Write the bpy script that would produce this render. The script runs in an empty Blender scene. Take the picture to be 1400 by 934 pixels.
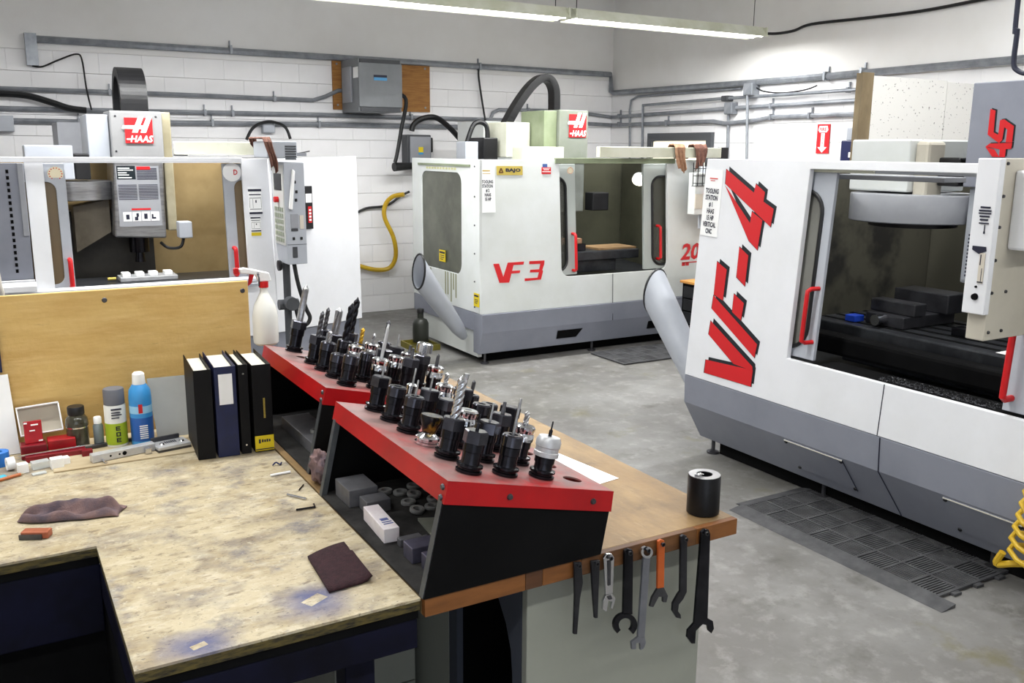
import bpy, bmesh, math, random
from mathutils import Vector, Matrix, noise
random.seed(7)
S = bpy.context.scene
COL = S.collection
PI = math.pi

# ------------------------------------------------------------------ camera
F_PX, YAW, PITCH, ROLL, CAM_H = 1240.7, 0.52545, 0.20767, -0.00816, 1.9
_f = Vector((math.sin(YAW)*math.cos(PITCH), math.cos(YAW)*math.cos(PITCH), -math.sin(PITCH)))
_r0 = Vector((math.cos(YAW), -math.sin(YAW), 0)); _d0 = _f.cross(_r0)
_r = math.cos(ROLL)*_r0 + math.sin(ROLL)*_d0
_d = -math.sin(ROLL)*_r0 + math.cos(ROLL)*_d0
CAM = Vector((0, 0, CAM_H))
cd = bpy.data.cameras.new('camera'); cam = bpy.data.objects.new('camera', cd); COL.objects.link(cam)
cd.sensor_width = 36; cd.lens = F_PX/1400*36; cd.clip_start = .05; cd.clip_end = 100
cam.matrix_world = Matrix(((_r.x, -_d.x, -_f.x, CAM.x), (_r.y, -_d.y, -_f.y, CAM.y), (_r.z, -_d.z, -_f.z, CAM.z), (0, 0, 0, 1)))
S.camera = cam

# ------------------------------------------------------------------ world, light, exposure
w = bpy.data.worlds.new('world'); S.world = w; w.use_nodes = True
w.node_tree.nodes['Background'].inputs[0].default_value = (.8, .85, 1, 1)
w.node_tree.nodes['Background'].inputs[1].default_value = .3
S.view_settings.view_transform = 'Standard'; S.view_settings.look = 'None'
S.view_settings.gamma = 1; S.view_settings.use_curve_mapping = False
S.view_settings.exposure = 0.2
ROW_W = {7.02: 66, 3.2: 48, -.4: 26}   # watts of each batten's light, by row: raised over the machines to brighten the back walls
# rows of fluorescent battens hung under the ceiling (x0, x1, y, z)
BATTENS = [(4.62, 6.9, 7.02, 3.06), (2.2, 4.56, 7.02, 3.06), (-.2, 2.1, 7.02, 3.06),
           (4.62, 6.9, 3.2, 3.9), (2.2, 4.56, 3.2, 3.9), (-.2, 2.1, 3.2, 3.9), (-2.6, -.3, 3.2, 3.9),
           (2.2, 4.56, -.4, 3.9), (-.2, 2.1, -.4, 3.9), (-2.6, -.3, -.4, 3.9), (4.62, 6.9, -.4, 3.9)]
def area(name, loc, sx, sy, watts, rot=(0, 0, 0), col=(.97, .985, 1)):
    l = bpy.data.lights.new(name, 'AREA'); l.shape = 'RECTANGLE'; l.size = sx; l.size_y = sy
    l.energy = watts; l.color = col
    o = bpy.data.objects.new(name, l); o.location = loc; o.rotation_euler = rot; COL.objects.link(o); return o
for i, (x0, x1, y, z) in enumerate(BATTENS):
    area('fluorescent_light', ((x0+x1)/2, y, z-.075), (x1-x0)*.97, .12, ROW_W[y])
# cool fill light added behind the photographer, no real source there
area('front_fill_light', (-1.5, -4.9, 2.0), 4.4, 3.2, 20, (PI/2, 0, 0), (.86, .93, 1))

# ------------------------------------------------------------------ helpers
def at(px, py, ax, val):
    d = _r*((px-700)/F_PX) + _d*((py-467)/F_PX) + _f
    return CAM + d*((val-CAM[ax])/d[ax])
def on_plane(px, py, p, n):
    d = _r*((px-700)/F_PX) + _d*((py-467)/F_PX) + _f
    return CAM + d*((p-CAM).dot(n)/d.dot(n))
OFF = {}
class MB:
    def __init__(s): s.v = []; s.f = []; s.sm = []
    def add(s, vs, fs, smooth=False):
        o = len(s.v); s.v += [Vector(p) for p in vs]
        for f in fs: s.f.append(tuple(i+o for i in f)); s.sm.append(smooth)
        return s
    def box(s, x0, x1, y0, y1, z0, z1, rz=0, c=None):
        vs = [Vector((x, y, z)) for z in (z0, z1) for y in (y0, y1) for x in (x0, x1)]
        if rz:
            c = Vector(c) if c else Vector(((x0+x1)/2, (y0+y1)/2, 0)); R = Matrix.Rotation(rz, 3, 'Z')
            c.z = 0; vs = [R @ (p-c)+c for p in vs]
        return s.add(vs, [(0, 2, 3, 1), (4, 5, 7, 6), (0, 1, 5, 4), (2, 6, 7, 3), (0, 4, 6, 2), (1, 3, 7, 5)])
    def obox(s, o, a, b, c):          # box from a corner and three edge vectors
        o, a, b, c = map(Vector, (o, a, b, c))
        vs = [o, o+a, o+b, o+a+b, o+c, o+a+c, o+b+c, o+a+b+c]
        return s.add(vs, [(0, 2, 3, 1), (4, 5, 7, 6), (0, 1, 5, 4), (2, 6, 7, 3), (0, 4, 6, 2), (1, 3, 7, 5)])
    def loop(s, lo, hi, smooth=False):  # two matching point loops -> closed solid
        n = len(lo); fs = [tuple(range(n-1, -1, -1)), tuple(range(n, 2*n))]
        s.add(list(lo)+list(hi), fs)
        o = len(s.v)-2*n
        for i in range(n): s.f.append((o+i, o+(i+1) % n, o+n+(i+1) % n, o+n+i)); s.sm.append(smooth)
        return s
    def prism(s, poly, ax, a, b):
        def m(p, t): return {'x': (t, p[0], p[1]), 'y': (p[0], t, p[1]), 'z': (p[0], p[1], t)}[ax]
        return s.loop([m(p, a) for p in poly], [m(p, b) for p in poly])
    def tube(s, path, r, n=10, caps=True, closed=False, flat=None):
        P = [Vector(p) for p in path]; L = len(P); rs = r if isinstance(r, (list, tuple)) else [r]*L
        T = []
        for i in range(L):
            a = P[(i-1) % L] if (closed or i > 0) else P[i]; b = P[(i+1) % L] if (closed or i < L-1) else P[i]
            T.append((b-a).normalized())
        u = T[0].orthogonal().normalized(); vs = []
        for i in range(L):
            u = (u - T[i]*u.dot(T[i])).normalized(); w_ = T[i].cross(u)
            for k in range(n):
                a = 2*PI*k/n; vs.append(P[i]+(u*math.cos(a)+w_*math.sin(a))*rs[i])
        fs = []
        for i in range(L if closed else L-1):
            for k in range(n):
                fs.append((i*n+k, i*n+(k+1) % n, ((i+1) % L)*n+(k+1) % n, ((i+1) % L)*n+k))
        s.add(vs, fs, True)
        if caps and not closed:
            o = len(s.v)-len(vs)
            s.f += [tuple(o+k for k in range(n-1, -1, -1)), tuple(o+(L-1)*n+k for k in range(n))]; s.sm += [False, False]
        return s
    def cyl(s, a, b, r, r2=None, n=16): return s.tube([a, b], [r, r if r2 is None else r2], n)
    def lathe(s, prof, c=(0, 0, 0), ax=(0, 0, 1), n=20):
        ax = Vector(ax).normalized(); u = ax.orthogonal().normalized(); w_ = ax.cross(u); c = Vector(c); vs = []; fs = []
        for r, z in prof:
            for k in range(n):
                a = 2*PI*k/n; vs.append(c+ax*z+(u*math.cos(a)+w_*math.sin(a))*max(r, 1e-4))
        for i in range(len(prof)-1):
            for k in range(n): fs.append((i*n+k, i*n+(k+1) % n, (i+1)*n+(k+1) % n, (i+1)*n+k))
        s.add(vs, fs, True)
        o = len(s.v)-len(vs)
        if prof[0] != prof[-1]:
            s.f += [tuple(o+k for k in range(n-1, -1, -1)), tuple(o+(len(prof)-1)*n+k for k in range(n))]; s.sm += [False, False]
        else:
            pass
        return s
    def obj(s, name, m, parent=None, bevel=0, recalc=True, seg=2):
        off = OFF.get(parent.name, Vector((0, 0, 0))) if parent else Vector((0, 0, 0))
        me = bpy.data.meshes.new(name)
        me.from_pydata([tuple(p-off) for p in s.v], [], s.f)
        if recalc:
            bm = bmesh.new(); bm.from_mesh(me); bmesh.ops.recalc_face_normals(bm, faces=bm.faces); bm.to_mesh(me); bm.free()
        if any(s.sm):
            me.polygons.foreach_set('use_smooth', [True]*len(me.polygons)); me.set_sharp_from_angle(angle=math.radians(38))
        me.materials.append(m)
        o = bpy.data.objects.new(name, me); COL.objects.link(o)
        if parent: o.parent = parent; OFF[o.name] = off
        if bevel:
            b = o.modifiers.new('bevel', 'BEVEL'); b.width = bevel; b.segments = seg; b.limit_method = 'ANGLE'; b.angle_limit = math.radians(40)
        return o
def tag(o, label, cat, group=None, kind=None):
    o['label'] = label; o['category'] = cat
    if group: o['group'] = group
    if kind: o['kind'] = kind
    return o
def thing(name, label, cat, loc, group=None):
    e = bpy.data.objects.new(name, None); COL.objects.link(e); e.location = loc; e.empty_display_size = .1
    OFF[e.name] = Vector(loc); return tag(e, label, cat, group)
def struct(o): o['kind'] = 'structure'; return o
def bx(name, m, parent, x0, x1, y0, y1, z0, z1, bevel=0, rz=0): return MB().box(x0, x1, y0, y1, z0, z1, rz).obj(name, m, parent, bevel)
def rrect(u0, u1, v0, v1, r, n=7):
    rs = r if isinstance(r, (list, tuple)) else [r]*4; out = []   # bl, br, tr, tl
    cs = [(u0, v0, 1, 1, PI), (u1, v0, -1, 1, 1.5*PI), (u1, v1, -1, -1, 0), (u0, v1, 1, -1, .5*PI)]
    for (u, v, su, sv, a0), rr in zip(cs, rs):
        if rr <= 0: out.append((u, v)); continue
        for k in range(n):
            a = a0+.5*PI*k/(n-1); out.append((u+su*rr+math.cos(a)*rr, v+sv*rr+math.sin(a)*rr))
    return out
def ring_plate(mb, O, I, r, mp, d0, d1, n=7):
    """rectangular sheet O=(u0,u1,v0,v1) with a rounded opening I; mp(u,v,d) -> 3D"""
    rs = r if isinstance(r, (list, tuple)) else [r]*4; inn = []; out = []
    U0, U1, V0, V1 = O; u0, u1, v0, v1 = I
    cs = [(u0, v0, 1, 1, PI, U0, V0), (u1, v0, -1, 1, 1.5*PI, U1, V0), (u1, v1, -1, -1, 0, U1, V1), (u0, v1, 1, -1, .5*PI, U0, V1)]
    for ci, ((u, v, su, sv, a0, X, Y), rr) in enumerate(zip(cs, rs)):
        if rr <= 0: inn.append((u, v)); out.append((X, Y)); continue
        for k in range(n):
            a = a0+.5*PI*k/(n-1); p = (u+su*rr+math.cos(a)*rr, v+sv*rr+math.sin(a)*rr); inn.append(p)
            t = k/(n-1)
            if abs(t-.5) < .01: out.append((X, Y))
            elif (t < .5) == (ci in (0, 2)): out.append((X, p[1]))
            else: out.append((p[0], Y))
    N = len(inn); vs = [mp(*p, d0) for p in inn]+[mp(*p, d0) for p in out]+[mp(*p, d1) for p in inn]+[mp(*p, d1) for p in out]
    fs = []
    for i in range(N):
        j = (i+1) % N
        fs += [(i, j, N+j, N+i), (2*N+i, 3*N+i, 3*N+j, 2*N+j), (i, 2*N+i, 2*N+j, j), (N+i, N+j, 3*N+j, 3*N+i)]
    return mb.add(vs, fs)
def sheet(mb, loop, mp, d0, d1): return mb.loop([mp(*p, d0) for p in loop], [mp(*p, d1) for p in loop])
def poly_px(mb, pts, mapper, thick):
    """flat lettering: polygon through pixel-measured points on a known panel plane, with real thickness"""
    P = [mapper(*p) for p in pts]
    n = (P[1]-P[0]).cross(P[2]-P[0]).normalized()
    if n.dot(CAM-P[0]) < 0: n = -n
    return mb.loop(P, [p+n*thick for p in P])
def text(name, body, o, right, up, m, parent, thick=.0015, bold=.0, align='CENTER', space=1.0):
    c = bpy.data.curves.new('t', 'FONT'); c.body = body; c.align_x = align; c.offset = bold; c.space_line = space; c.resolution_u = 2
    t = bpy.data.objects.new('t', c); COL.objects.link(t); bpy.context.view_layer.update()
    me = bpy.data.meshes.new_from_object(t.evaluated_get(bpy.context.evaluated_depsgraph_get()))
    bpy.data.objects.remove(t); bpy.data.curves.remove(c)
    xs = [v.co.x for v in me.vertices]; ys = [v.co.y for v in me.vertices]
    x0, x1, y0, y1 = min(xs), max(xs), min(ys), max(ys)
    o, right, up = Vector(o), Vector(right), Vector(up); nrm = right.cross(up).normalized()
    off = OFF.get(parent.name, Vector()) if parent else Vector()
    mb = MB(); vs = [o+right*((v.co.x-x0)/(x1-x0))+up*((v.co.y-y0)/(y1-y0))+nrm*thick for v in me.vertices]
    mb.add(vs, [tuple(p.vertices) for p in me.polygons]); bpy.data.meshes.remove(me)
    return mb.obj(name, m, parent, recalc=False)
def copy_tree(o, parent=None):
    c = o.copy(); COL.objects.link(c); c.parent = parent
    for ch in list(o.children): copy_tree(ch, c)
    return c
def arc(c, r, a0, a1, n, ax='xz'):
    out = []
    for k in range(n+1):
        a = a0+(a1-a0)*k/n; p = {'xz': (math.cos(a), 0, math.sin(a)), 'xy': (math.cos(a), math.sin(a), 0), 'yz': (0, math.cos(a), math.sin(a))}[ax]
        out.append(Vector(c)+Vector(p)*r)
    return out
def smooth_path(pts, n=6):
    P = [Vector(p) for p in pts]; out = []
    for i in range(len(P)-1):
        p0 = P[max(i-1, 0)]; p1 = P[i]; p2 = P[i+1]; p3 = P[min(i+2, len(P)-1)]
        for k in range(n):
            t = k/n; out.append(.5*((2*p1)+(p2-p0)*t+(2*p0-5*p1+4*p2-p3)*t*t+(3*p1-p0-3*p2+p3)*t**3))
    return out+[P[-1]]

# ------------------------------------------------------------------ materials
def lin(c):
    return tuple((v/255/12.92) if v/255 <= .04045 else ((v/255+.055)/1.055)**2.4 for v in c)+(1,)
MATS = {}
def M(name, c, c2=None, scale=4, rough=.5, metal=0, bump=0, bscale=60, lo=.4, hi=.65, stretch=None, coat=0, alpha=1, trans=0, emit=None, estr=0, ior=1.45, det=5, spec=.5):
    if name in MATS: return MATS[name]
    m = bpy.data.materials.new(name); MATS[name] = m; m.use_nodes = True
    nt = m.node_tree; b = nt.nodes['Principled BSDF']
    b.inputs['Base Color'].default_value = lin(c); b.inputs['Roughness'].default_value = rough; b.inputs['Metallic'].default_value = metal
    b.inputs['Coat Weight'].default_value = coat; b.inputs['Specular IOR Level'].default_value = spec; b.inputs['IOR'].default_value = ior
    if trans: b.inputs['Transmission Weight'].default_value = trans
    if alpha < 1: b.inputs['Alpha'].default_value = alpha
    if emit: b.inputs['Emission Color'].default_value = lin(emit); b.inputs['Emission Strength'].default_value = estr
    tc = nt.nodes.new('ShaderNodeTexCoord'); vec = tc.outputs['Object']
    if stretch:
        mp = nt.nodes.new('ShaderNodeMapping'); mp.inputs['Scale'].default_value = stretch; nt.links.new(vec, mp.inputs['Vector']); vec = mp.outputs['Vector']
    if c2:
        n = nt.nodes.new('ShaderNodeTexNoise'); n.inputs['Scale'].default_value = scale; n.inputs['Detail'].default_value = det; n.inputs['Roughness'].default_value = .62
        nt.links.new(vec, n.inputs['Vector'])
        r = nt.nodes.new('ShaderNodeValToRGB'); r.color_ramp.elements[0].position = lo; r.color_ramp.elements[1].position = hi
        r.color_ramp.elements[0].color = lin(c); r.color_ramp.elements[1].color = lin(c2)
        nt.links.new(n.outputs['Fac'], r.inputs['Fac']); nt.links.new(r.outputs['Color'], b.inputs['Base Color'])
    if bump:
        n2 = nt.nodes.new('ShaderNodeTexNoise'); n2.inputs['Scale'].default_value = bscale; n2.inputs['Detail'].default_value = 4
        nt.links.new(vec, n2.inputs['Vector'])
        bp = nt.nodes.new('ShaderNodeBump'); bp.inputs['Strength'].default_value = bump; bp.inputs['Distance'].default_value = .01
        nt.links.new(n2.outputs['Fac'], bp.inputs['Height']); nt.links.new(bp.outputs['Normal'], b.inputs['Normal'])
    return m
def layered(name, base, layers, rough=.6, bump=.15, bscale=40, stretch=None, metal=0):
    """base colour with several noise-masked stain layers: (colour, scale, lo, hi, strength, detail, stretch)"""
    m = bpy.data.materials.new(name); MATS[name] = m; m.use_nodes = True; nt = m.node_tree; b = nt.nodes['Principled BSDF']
    b.inputs['Roughness'].default_value = rough; b.inputs['Metallic'].default_value = metal
    tc = nt.nodes.new('ShaderNodeTexCoord'); cur = None
    for i, (c, sc, lo, hi, st, det, strch) in enumerate(layers):
        mp = nt.nodes.new('ShaderNodeMapping'); mp.inputs['Scale'].default_value = strch or (1, 1, 1); mp.inputs['Location'].default_value = (i*3.7, i*1.9, i*.7)
        nt.links.new(tc.outputs['Object'], mp.inputs['Vector'])
        n = nt.nodes.new('ShaderNodeTexNoise'); n.inputs['Scale'].default_value = sc; n.inputs['Detail'].default_value = det; n.inputs['Roughness'].default_value = .65
        nt.links.new(mp.outputs['Vector'], n.inputs['Vector'])
        r = nt.nodes.new('ShaderNodeMapRange'); r.inputs['From Min'].default_value = lo; r.inputs['From Max'].default_value = hi; r.inputs['To Max'].default_value = st
        nt.links.new(n.outputs['Fac'], r.inputs['Value'])
        mx = nt.nodes.new('ShaderNodeMix'); mx.data_type = 'RGBA'; nt.links.new(r.outputs['Result'], mx.inputs['Factor'])
        if cur is None: mx.inputs['A'].default_value = lin(base)
        else: nt.links.new(cur, mx.inputs['A'])
        mx.inputs['B'].default_value = lin(c); cur = mx.outputs['Result']
    nt.links.new(cur, b.inputs['Base Color'])
    n2 = nt.nodes.new('ShaderNodeTexNoise'); n2.inputs['Scale'].default_value = bscale; n2.inputs['Detail'].default_value = 5
    nt.links.new(tc.outputs['Object'], n2.inputs['Vector'])
    bp = nt.nodes.new('ShaderNodeBump'); bp.inputs['Strength'].default_value = bump; bp.inputs['Distance'].default_value = .01
    nt.links.new(n2.outputs['Fac'], bp.inputs['Height']); nt.links.new(bp.outputs['Normal'], b.inputs['Normal'])
    return m, nt, b, tc, cur, mx

wall_m = M('wall_paint', (246, 245, 246), (239, 238, 239), 1.2, .6, bump=.08, bscale=120)
upper_m = M('upper_wall_paint', (243, 242, 241), (233, 231, 228), .6, .65, bump=.05, bscale=80)
mortar_m = M('joint', (232, 231, 230), rough=.8)
ceil_m = M('ceiling_paint', (236, 235, 233), rough=.8)
white_m = M('machine_white', (231, 232, 236), (224, 225, 228), 2, .38, bump=.02, bscale=200)
white3_m = M('machine_white_aged', (216, 219, 218), (206, 209, 205), 1.6, .42)
cream_m = M('machine_cream', (222, 222, 206), (206, 207, 186), 3, .45)
beige_m = M('beige_sheet', (196, 190, 176), (184, 178, 164), 2, .5)
green_m = M('pale_green_cover', (136, 145, 120), (116, 126, 98), 2.5, .45)
grey_m = M('machine_grey', (134, 137, 148), (126, 129, 140), 3, .42, bump=.02, bscale=150)
lgrey_m = M('light_grey_paint', (176, 180, 188), (168, 172, 180), 3, .42)
mgrey_m = M('mid_grey_paint', (150, 152, 158), (140, 142, 148), 3, .45)
dgrey_m = M('dark_grey_paint', (70, 72, 76), (58, 60, 64), 4, .5)
black_m = M('black_plastic', (18, 18, 20), (26, 26, 28), 8, .4)
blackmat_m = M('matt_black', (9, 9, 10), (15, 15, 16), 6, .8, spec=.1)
rubber_m = M('rubber', (66, 66, 68), (84, 84, 86), 12, .6)
red_m = M('red_paint', (200, 20, 26), (184, 16, 22), 6, .4)
redletter_m = M('red_vinyl', (203, 26, 32), rough=.45)
blk_letter_m = M('black_vinyl', (16, 28, 34), rough=.45)
whitevinyl_m = M('white_vinyl', (245, 245, 244), rough=.5)
ink_m = M('ink', (30, 32, 52), rough=.6)
yellow_m = M('yellow_label', (226, 200, 30), rough=.5)
gold_m = M('gold_plate', (196, 174, 84), (180, 156, 70), 8, .4, metal=.3)
steel_m = M('brushed_steel', (176, 176, 178), (150, 150, 152), 6, .32, metal=.9, stretch=(1, 1, 8))
chrome_m = M('chrome', (215, 216, 220), rough=.14, metal=1)
darksteel_m = M('dark_steel', (92, 92, 96), (70, 70, 74), 12, .4, metal=.8)
blackox_m = M('black_oxide', (46, 46, 51), (28, 28, 32), 14, .2, metal=.8)
galv_m = M('galvanised_conduit', (150, 154, 160), (128, 132, 138), 9, .4, metal=.55)
conduit_m = M('conduit_paint', (146, 149, 155), (120, 124, 130), 5, .45, metal=.3)
glass_m = M('smoked_glass', (70, 70, 64), (84, 84, 74), 2, .14, alpha=.62)
tint_m = M('bronze_glass', (124, 108, 86), rough=.12, alpha=.72)
tan_m = M('oily_tan_sheet', (168, 146, 104), (140, 118, 78), 1.5, .4)
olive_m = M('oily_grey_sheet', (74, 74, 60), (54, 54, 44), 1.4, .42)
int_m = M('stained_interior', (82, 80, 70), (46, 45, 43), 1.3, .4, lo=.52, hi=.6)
tabledark_m = M('cast_table', (52, 54, 58), (76, 78, 82), 6, .35, metal=.6)
wire_m = M('black_cable', (20, 21, 23), rough=.5)
rag_m = M('brown_shop_rag', (122, 84, 70), (96, 66, 58), 30, .95, bump=.5, bscale=160)
rag2_m = M('mauve_shop_rag', (124, 100, 98), (84, 76, 86), 16, .95, bump=.25, bscale=260)
ragtan_m = M('tan_shop_rag', (166, 128, 100), (140, 102, 78), 25, .95, bump=.5, bscale=200)
cork_m = M('plywood_backing', (168, 118, 58), (140, 92, 40), 5, .65, stretch=(1, 1, 9), bump=.1)
lamp_m = M('lamp_lens', (255, 250, 230), emit=(255, 246, 222), estr=5)
tube_m = M('fluorescent_tube', (255, 255, 255), emit=(255, 252, 246), estr=12)
alu_m = M('aluminium', (204, 205, 208), (188, 189, 192), 20, .38, metal=.5)
paper_m = M('paper', (240, 240, 240), (232, 232, 232), 3, .8)

# ------------------------------------------------------------------ setting
XR, YB = 7.32, 10.05
fm, nt, b, tc, cur, mx = layered('concrete', (112, 110, 107), [
    ((136, 135, 133), 1.0, .42, .62, .9, 6, None), ((96, 94, 86), .8, .48, .68, .8, 7, None), ((78, 75, 68), 2.4, .56, .7, .7, 9, None),
    ((168, 166, 163), 9, .52, .7, .45, 7, None), ((106, 100, 60), 1.6, .62, .72, .65, 8, None), ((60, 58, 54), 40, .66, .72, .5, 4, None)], rough=.5, bump=.07, bscale=70)
n = nt.nodes.new('ShaderNodeTexNoise'); n.inputs['Scale'].default_value = 1.3; n.inputs['Detail'].default_value = 6; nt.links.new(tc.outputs['Object'], n.inputs['Vector'])
r = nt.nodes.new('ShaderNodeMapRange'); r.inputs['From Min'].default_value = .35; r.inputs['From Max'].default_value = .65; r.inputs['To Min'].default_value = .28; r.inputs['To Max'].default_value = .6
nt.links.new(n.outputs['Fac'], r.inputs['Value']); nt.links.new(r.outputs['Result'], b.inputs['Roughness'])
struct(bx('floor', fm, None, -5, XR+.2, -5, YB+.2, -.12, 0))
struct(bx('ceiling', ceil_m, None, -5, XR+.2, -5, YB+.2, 4.2, 4.3))
struct(bx('wall_left', upper_m, None, -5.12, -5, -5, YB+.2, 0, 4.2))
struct(bx('wall_front', upper_m, None, -5, XR+.2, -5.12, -5, 0, 4.2))
wb = struct(bx('wall_back', mortar_m, None, -5, XR+.2, YB+.035, YB+.2, 0, 4.2))
wr = struct(bx('wall_right', mortar_m, None, XR+.035, XR+.2, -5, YB+.035, 0, 4.2))
BH, BL, J = .2, .4, .003
bmesh_b = None
def block_mesh(name, alongx, ln):
    mb = MB()
    a, e = J/2, .002
    # face with chamfered edges towards the joint
    def q(u, v, d): return (u, d, v) if alongx else (d, -u, v)
    h, g = .0004, .0008
    o = [(h, a), (ln-h, a), (ln-h, BH-a), (h, BH-a)]; i = [(h+g, a+e), (ln-h-g, a+e), (ln-h-g, BH-a-e), (h+g, BH-a-e)]
    mb.add([q(*p, .034) for p in o]+[q(*p, .003) for p in o]+[q(*p, 0) for p in i],
           [(0, 1, 5, 4), (1, 2, 6, 5), (2, 3, 7, 6), (3, 0, 4, 7), (4, 5, 9, 8), (5, 6, 10, 9), (6, 7, 11, 10), (7, 4, 8, 11), (8, 9, 10, 11)])
    ob = mb.obj('block', wall_m, None, recalc=False); me = ob.data; bpy.data.objects.remove(ob); return me
mxb, mxh = block_mesh('b', True, BL), block_mesh('b', True, BL/2)
myb, myh = block_mesh('b', False, BL), block_mesh('b', False, BL/2)
far = MB()
for row in range(14):
    x = XR; z = row*BH; first = row % 2
    while x > -5:
        ln = BL/2 if first else BL; first = 0; x -= ln
        if x > -.55:
            o = bpy.data.objects.new('block', mxh if ln < .3 else mxb); o.location = (x, YB, z); o.parent = wb; COL.objects.link(o)
        else: far.box(x+J/2, x+ln-J/2, YB, YB+.034, z+J/2, z+BH-J/2)
o = far.obj('block_courses', wall_m, wb); o['kind'] = 'stuff'
far = MB()
for row in range(13):
    y = YB; z = row*BH; first = row % 2
    while y > -5:
        ln = BL/2 if first else BL; first = 0
        if y > 3.6:
            o = bpy.data.objects.new('block', myh if ln < .3 else myb); o.location = (XR, y, z); o.parent = wr; COL.objects.link(o)
        else: far.box(XR, XR+.034, y-ln+J/2, y-J/2, z+J/2, z+BH-J/2)
        y -= ln
o = far.obj('block_courses', wall_m, wr); o['kind'] = 'stuff'
bx('upper_panel', upper_m, wb, -5, XR, YB-.004, YB+.034, 2.8, 4.2)
bx('upper_panel', upper_m, wr, XR-.004, XR+.034, -5, YB-.004, 2.6, 4.2)
# stub partition of two speckled sheets on a galvanised stud, behind the right-hand machine
spk = bpy.data.materials.new('speckled_sheet'); spk.use_nodes = True; nt = spk.node_tree; b = nt.nodes['Principled BSDF']; b.inputs['Roughness'].default_value = .5
tc = nt.nodes.new('ShaderNodeTexCoord'); vo = nt.nodes.new('ShaderNodeTexNoise'); vo.inputs['Scale'].default_value = 48; vo.inputs['Detail'].default_value = 3
nt.links.new(tc.outputs['Object'], vo.inputs['Vector'])
r = nt.nodes.new('ShaderNodeValToRGB'); r.color_ramp.elements[0].position = .66; r.color_ramp.elements[1].position = .69
r.color_ramp.elements[0].color = lin((226, 224, 220)); r.color_ramp.elements[1].color = lin((96, 92, 90))
nt.links.new(vo.outputs['Fac'], r.inputs['Fac']); nt.links.new(r.outputs['Color'], b.inputs['Base Color'])
galvold_m = M('old_galvanised', (150, 134, 104), (122, 106, 80), 4, .5, metal=.3, stretch=(1, 1, .4))
pw = struct(bx('wall_partition', mortar_m, None, 6.0, XR-.012, 4.87, 4.93, 0, 2.46))
bx('sheet_panel', spk, pw, 5.985, 6.878, 4.85, 4.87, 0, 2.48)
bx('sheet_panel', spk, pw, 6.884, XR-.012, 4.85, 4.87, 0, 2.47)
MB().box(5.9, 5.982, 4.845, 4.94, 0, 2.5).box(5.86, 5.9, 4.845, 4.86, 0, 2.5).obj('stud', galvold_m, pw)
# door on the right wall
dframe_m = M('door_frame_paint', (78, 80, 84), rough=.5)
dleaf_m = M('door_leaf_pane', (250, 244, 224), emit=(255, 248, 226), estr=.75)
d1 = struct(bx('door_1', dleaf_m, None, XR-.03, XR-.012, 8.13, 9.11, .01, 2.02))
MB().box(XR-.06, XR-.012, 9.115, 9.2, 0, 2.12).box(XR-.06, XR-.012, 8.04, 8.125, 0, 2.12).box(XR-.06, XR-.012, 8.125, 9.115, 2.03, 2.12).obj('door_frame', dframe_m, d1)
MB().cyl((XR-.03, 8.22, 1.0), (XR-.1, 8.22, 1.0), .02).cyl((XR-.1, 8.22, 1.0), (XR-.1, 8.34, 1.0), .012).obj('door_handle', chrome_m, d1)
# invented glowing window behind the photographer, made to go with the fill light
pane_m = M('fill_pane', (230, 238, 250), emit=(225, 236, 255), estr=.8)
wn = struct(bx('fill_window', pane_m, None, -3.7, .7, -4.985, -4.975, .4, 3.6))
mb = MB()
for x in (-3.75, -2.3, -.8, .7): mb.box(x, x+.05, -4.99, -4.95, .35, 3.65)
for z in (.35, 2.0, 3.6): mb.box(-3.75, .75, -4.99, -4.951, z, z+.05)
mb.obj('fill_window_frame', dframe_m, wn)

# ------------------------------------------------------------------ fluorescent battens
fix_m = M('batten_enamel', (226, 228, 214), (206, 208, 186), 3, .4)
FIXLAB = ['long fluorescent batten whose end nears the corner of the walls', 'fluorescent batten continuing the row that ends by the room corner']
for i, (x0, x1, y, z) in enumerate(BATTENS):
    od = ['first', 'second', 'third', 'fourth'][{6.9: 0, 4.56: 1, 2.1: 2, -.3: 3}[x1]]; rown = {7.02: 'above the machines', 3.2: 'over the workbench', -.4: 'over the shop front'}[y]
    lab = FIXLAB[i] if i < 2 else f'fluorescent batten in the row {rown}, {od} from right wall'
    t = thing('fluorescent_batten', lab, 'light', ((x0+x1)/2, y, z), 'fluorescent battens under the ceiling')
    MB().prism([(y-.13, z-.03), (y-.14, z-.04), (y-.05, z+.06), (y+.05, z+.06), (y+.14, z-.04), (y+.13, z-.03), (y+.045, z+.05), (y-.045, z+.05)], 'x', x0, x1).obj('reflector', fix_m, t)
    for xx in (x0, x1-.015): MB().box(xx, xx+.015, y-.12, y+.12, z-.03, z+.05).obj('end_plate', fix_m, t)
    for dy in (-.06, .06): MB().cyl((x0+.02, y+dy, z-.02), (x1-.02, y+dy, z-.02), .018, n=10).obj('tube', tube_m, t)
    for xx in (x0+.08, x1-.08): MB().cyl((xx, y, z+.06), (xx, y, 4.2), .004, n=6).obj('hanger_wire', wire_m, t)

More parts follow.
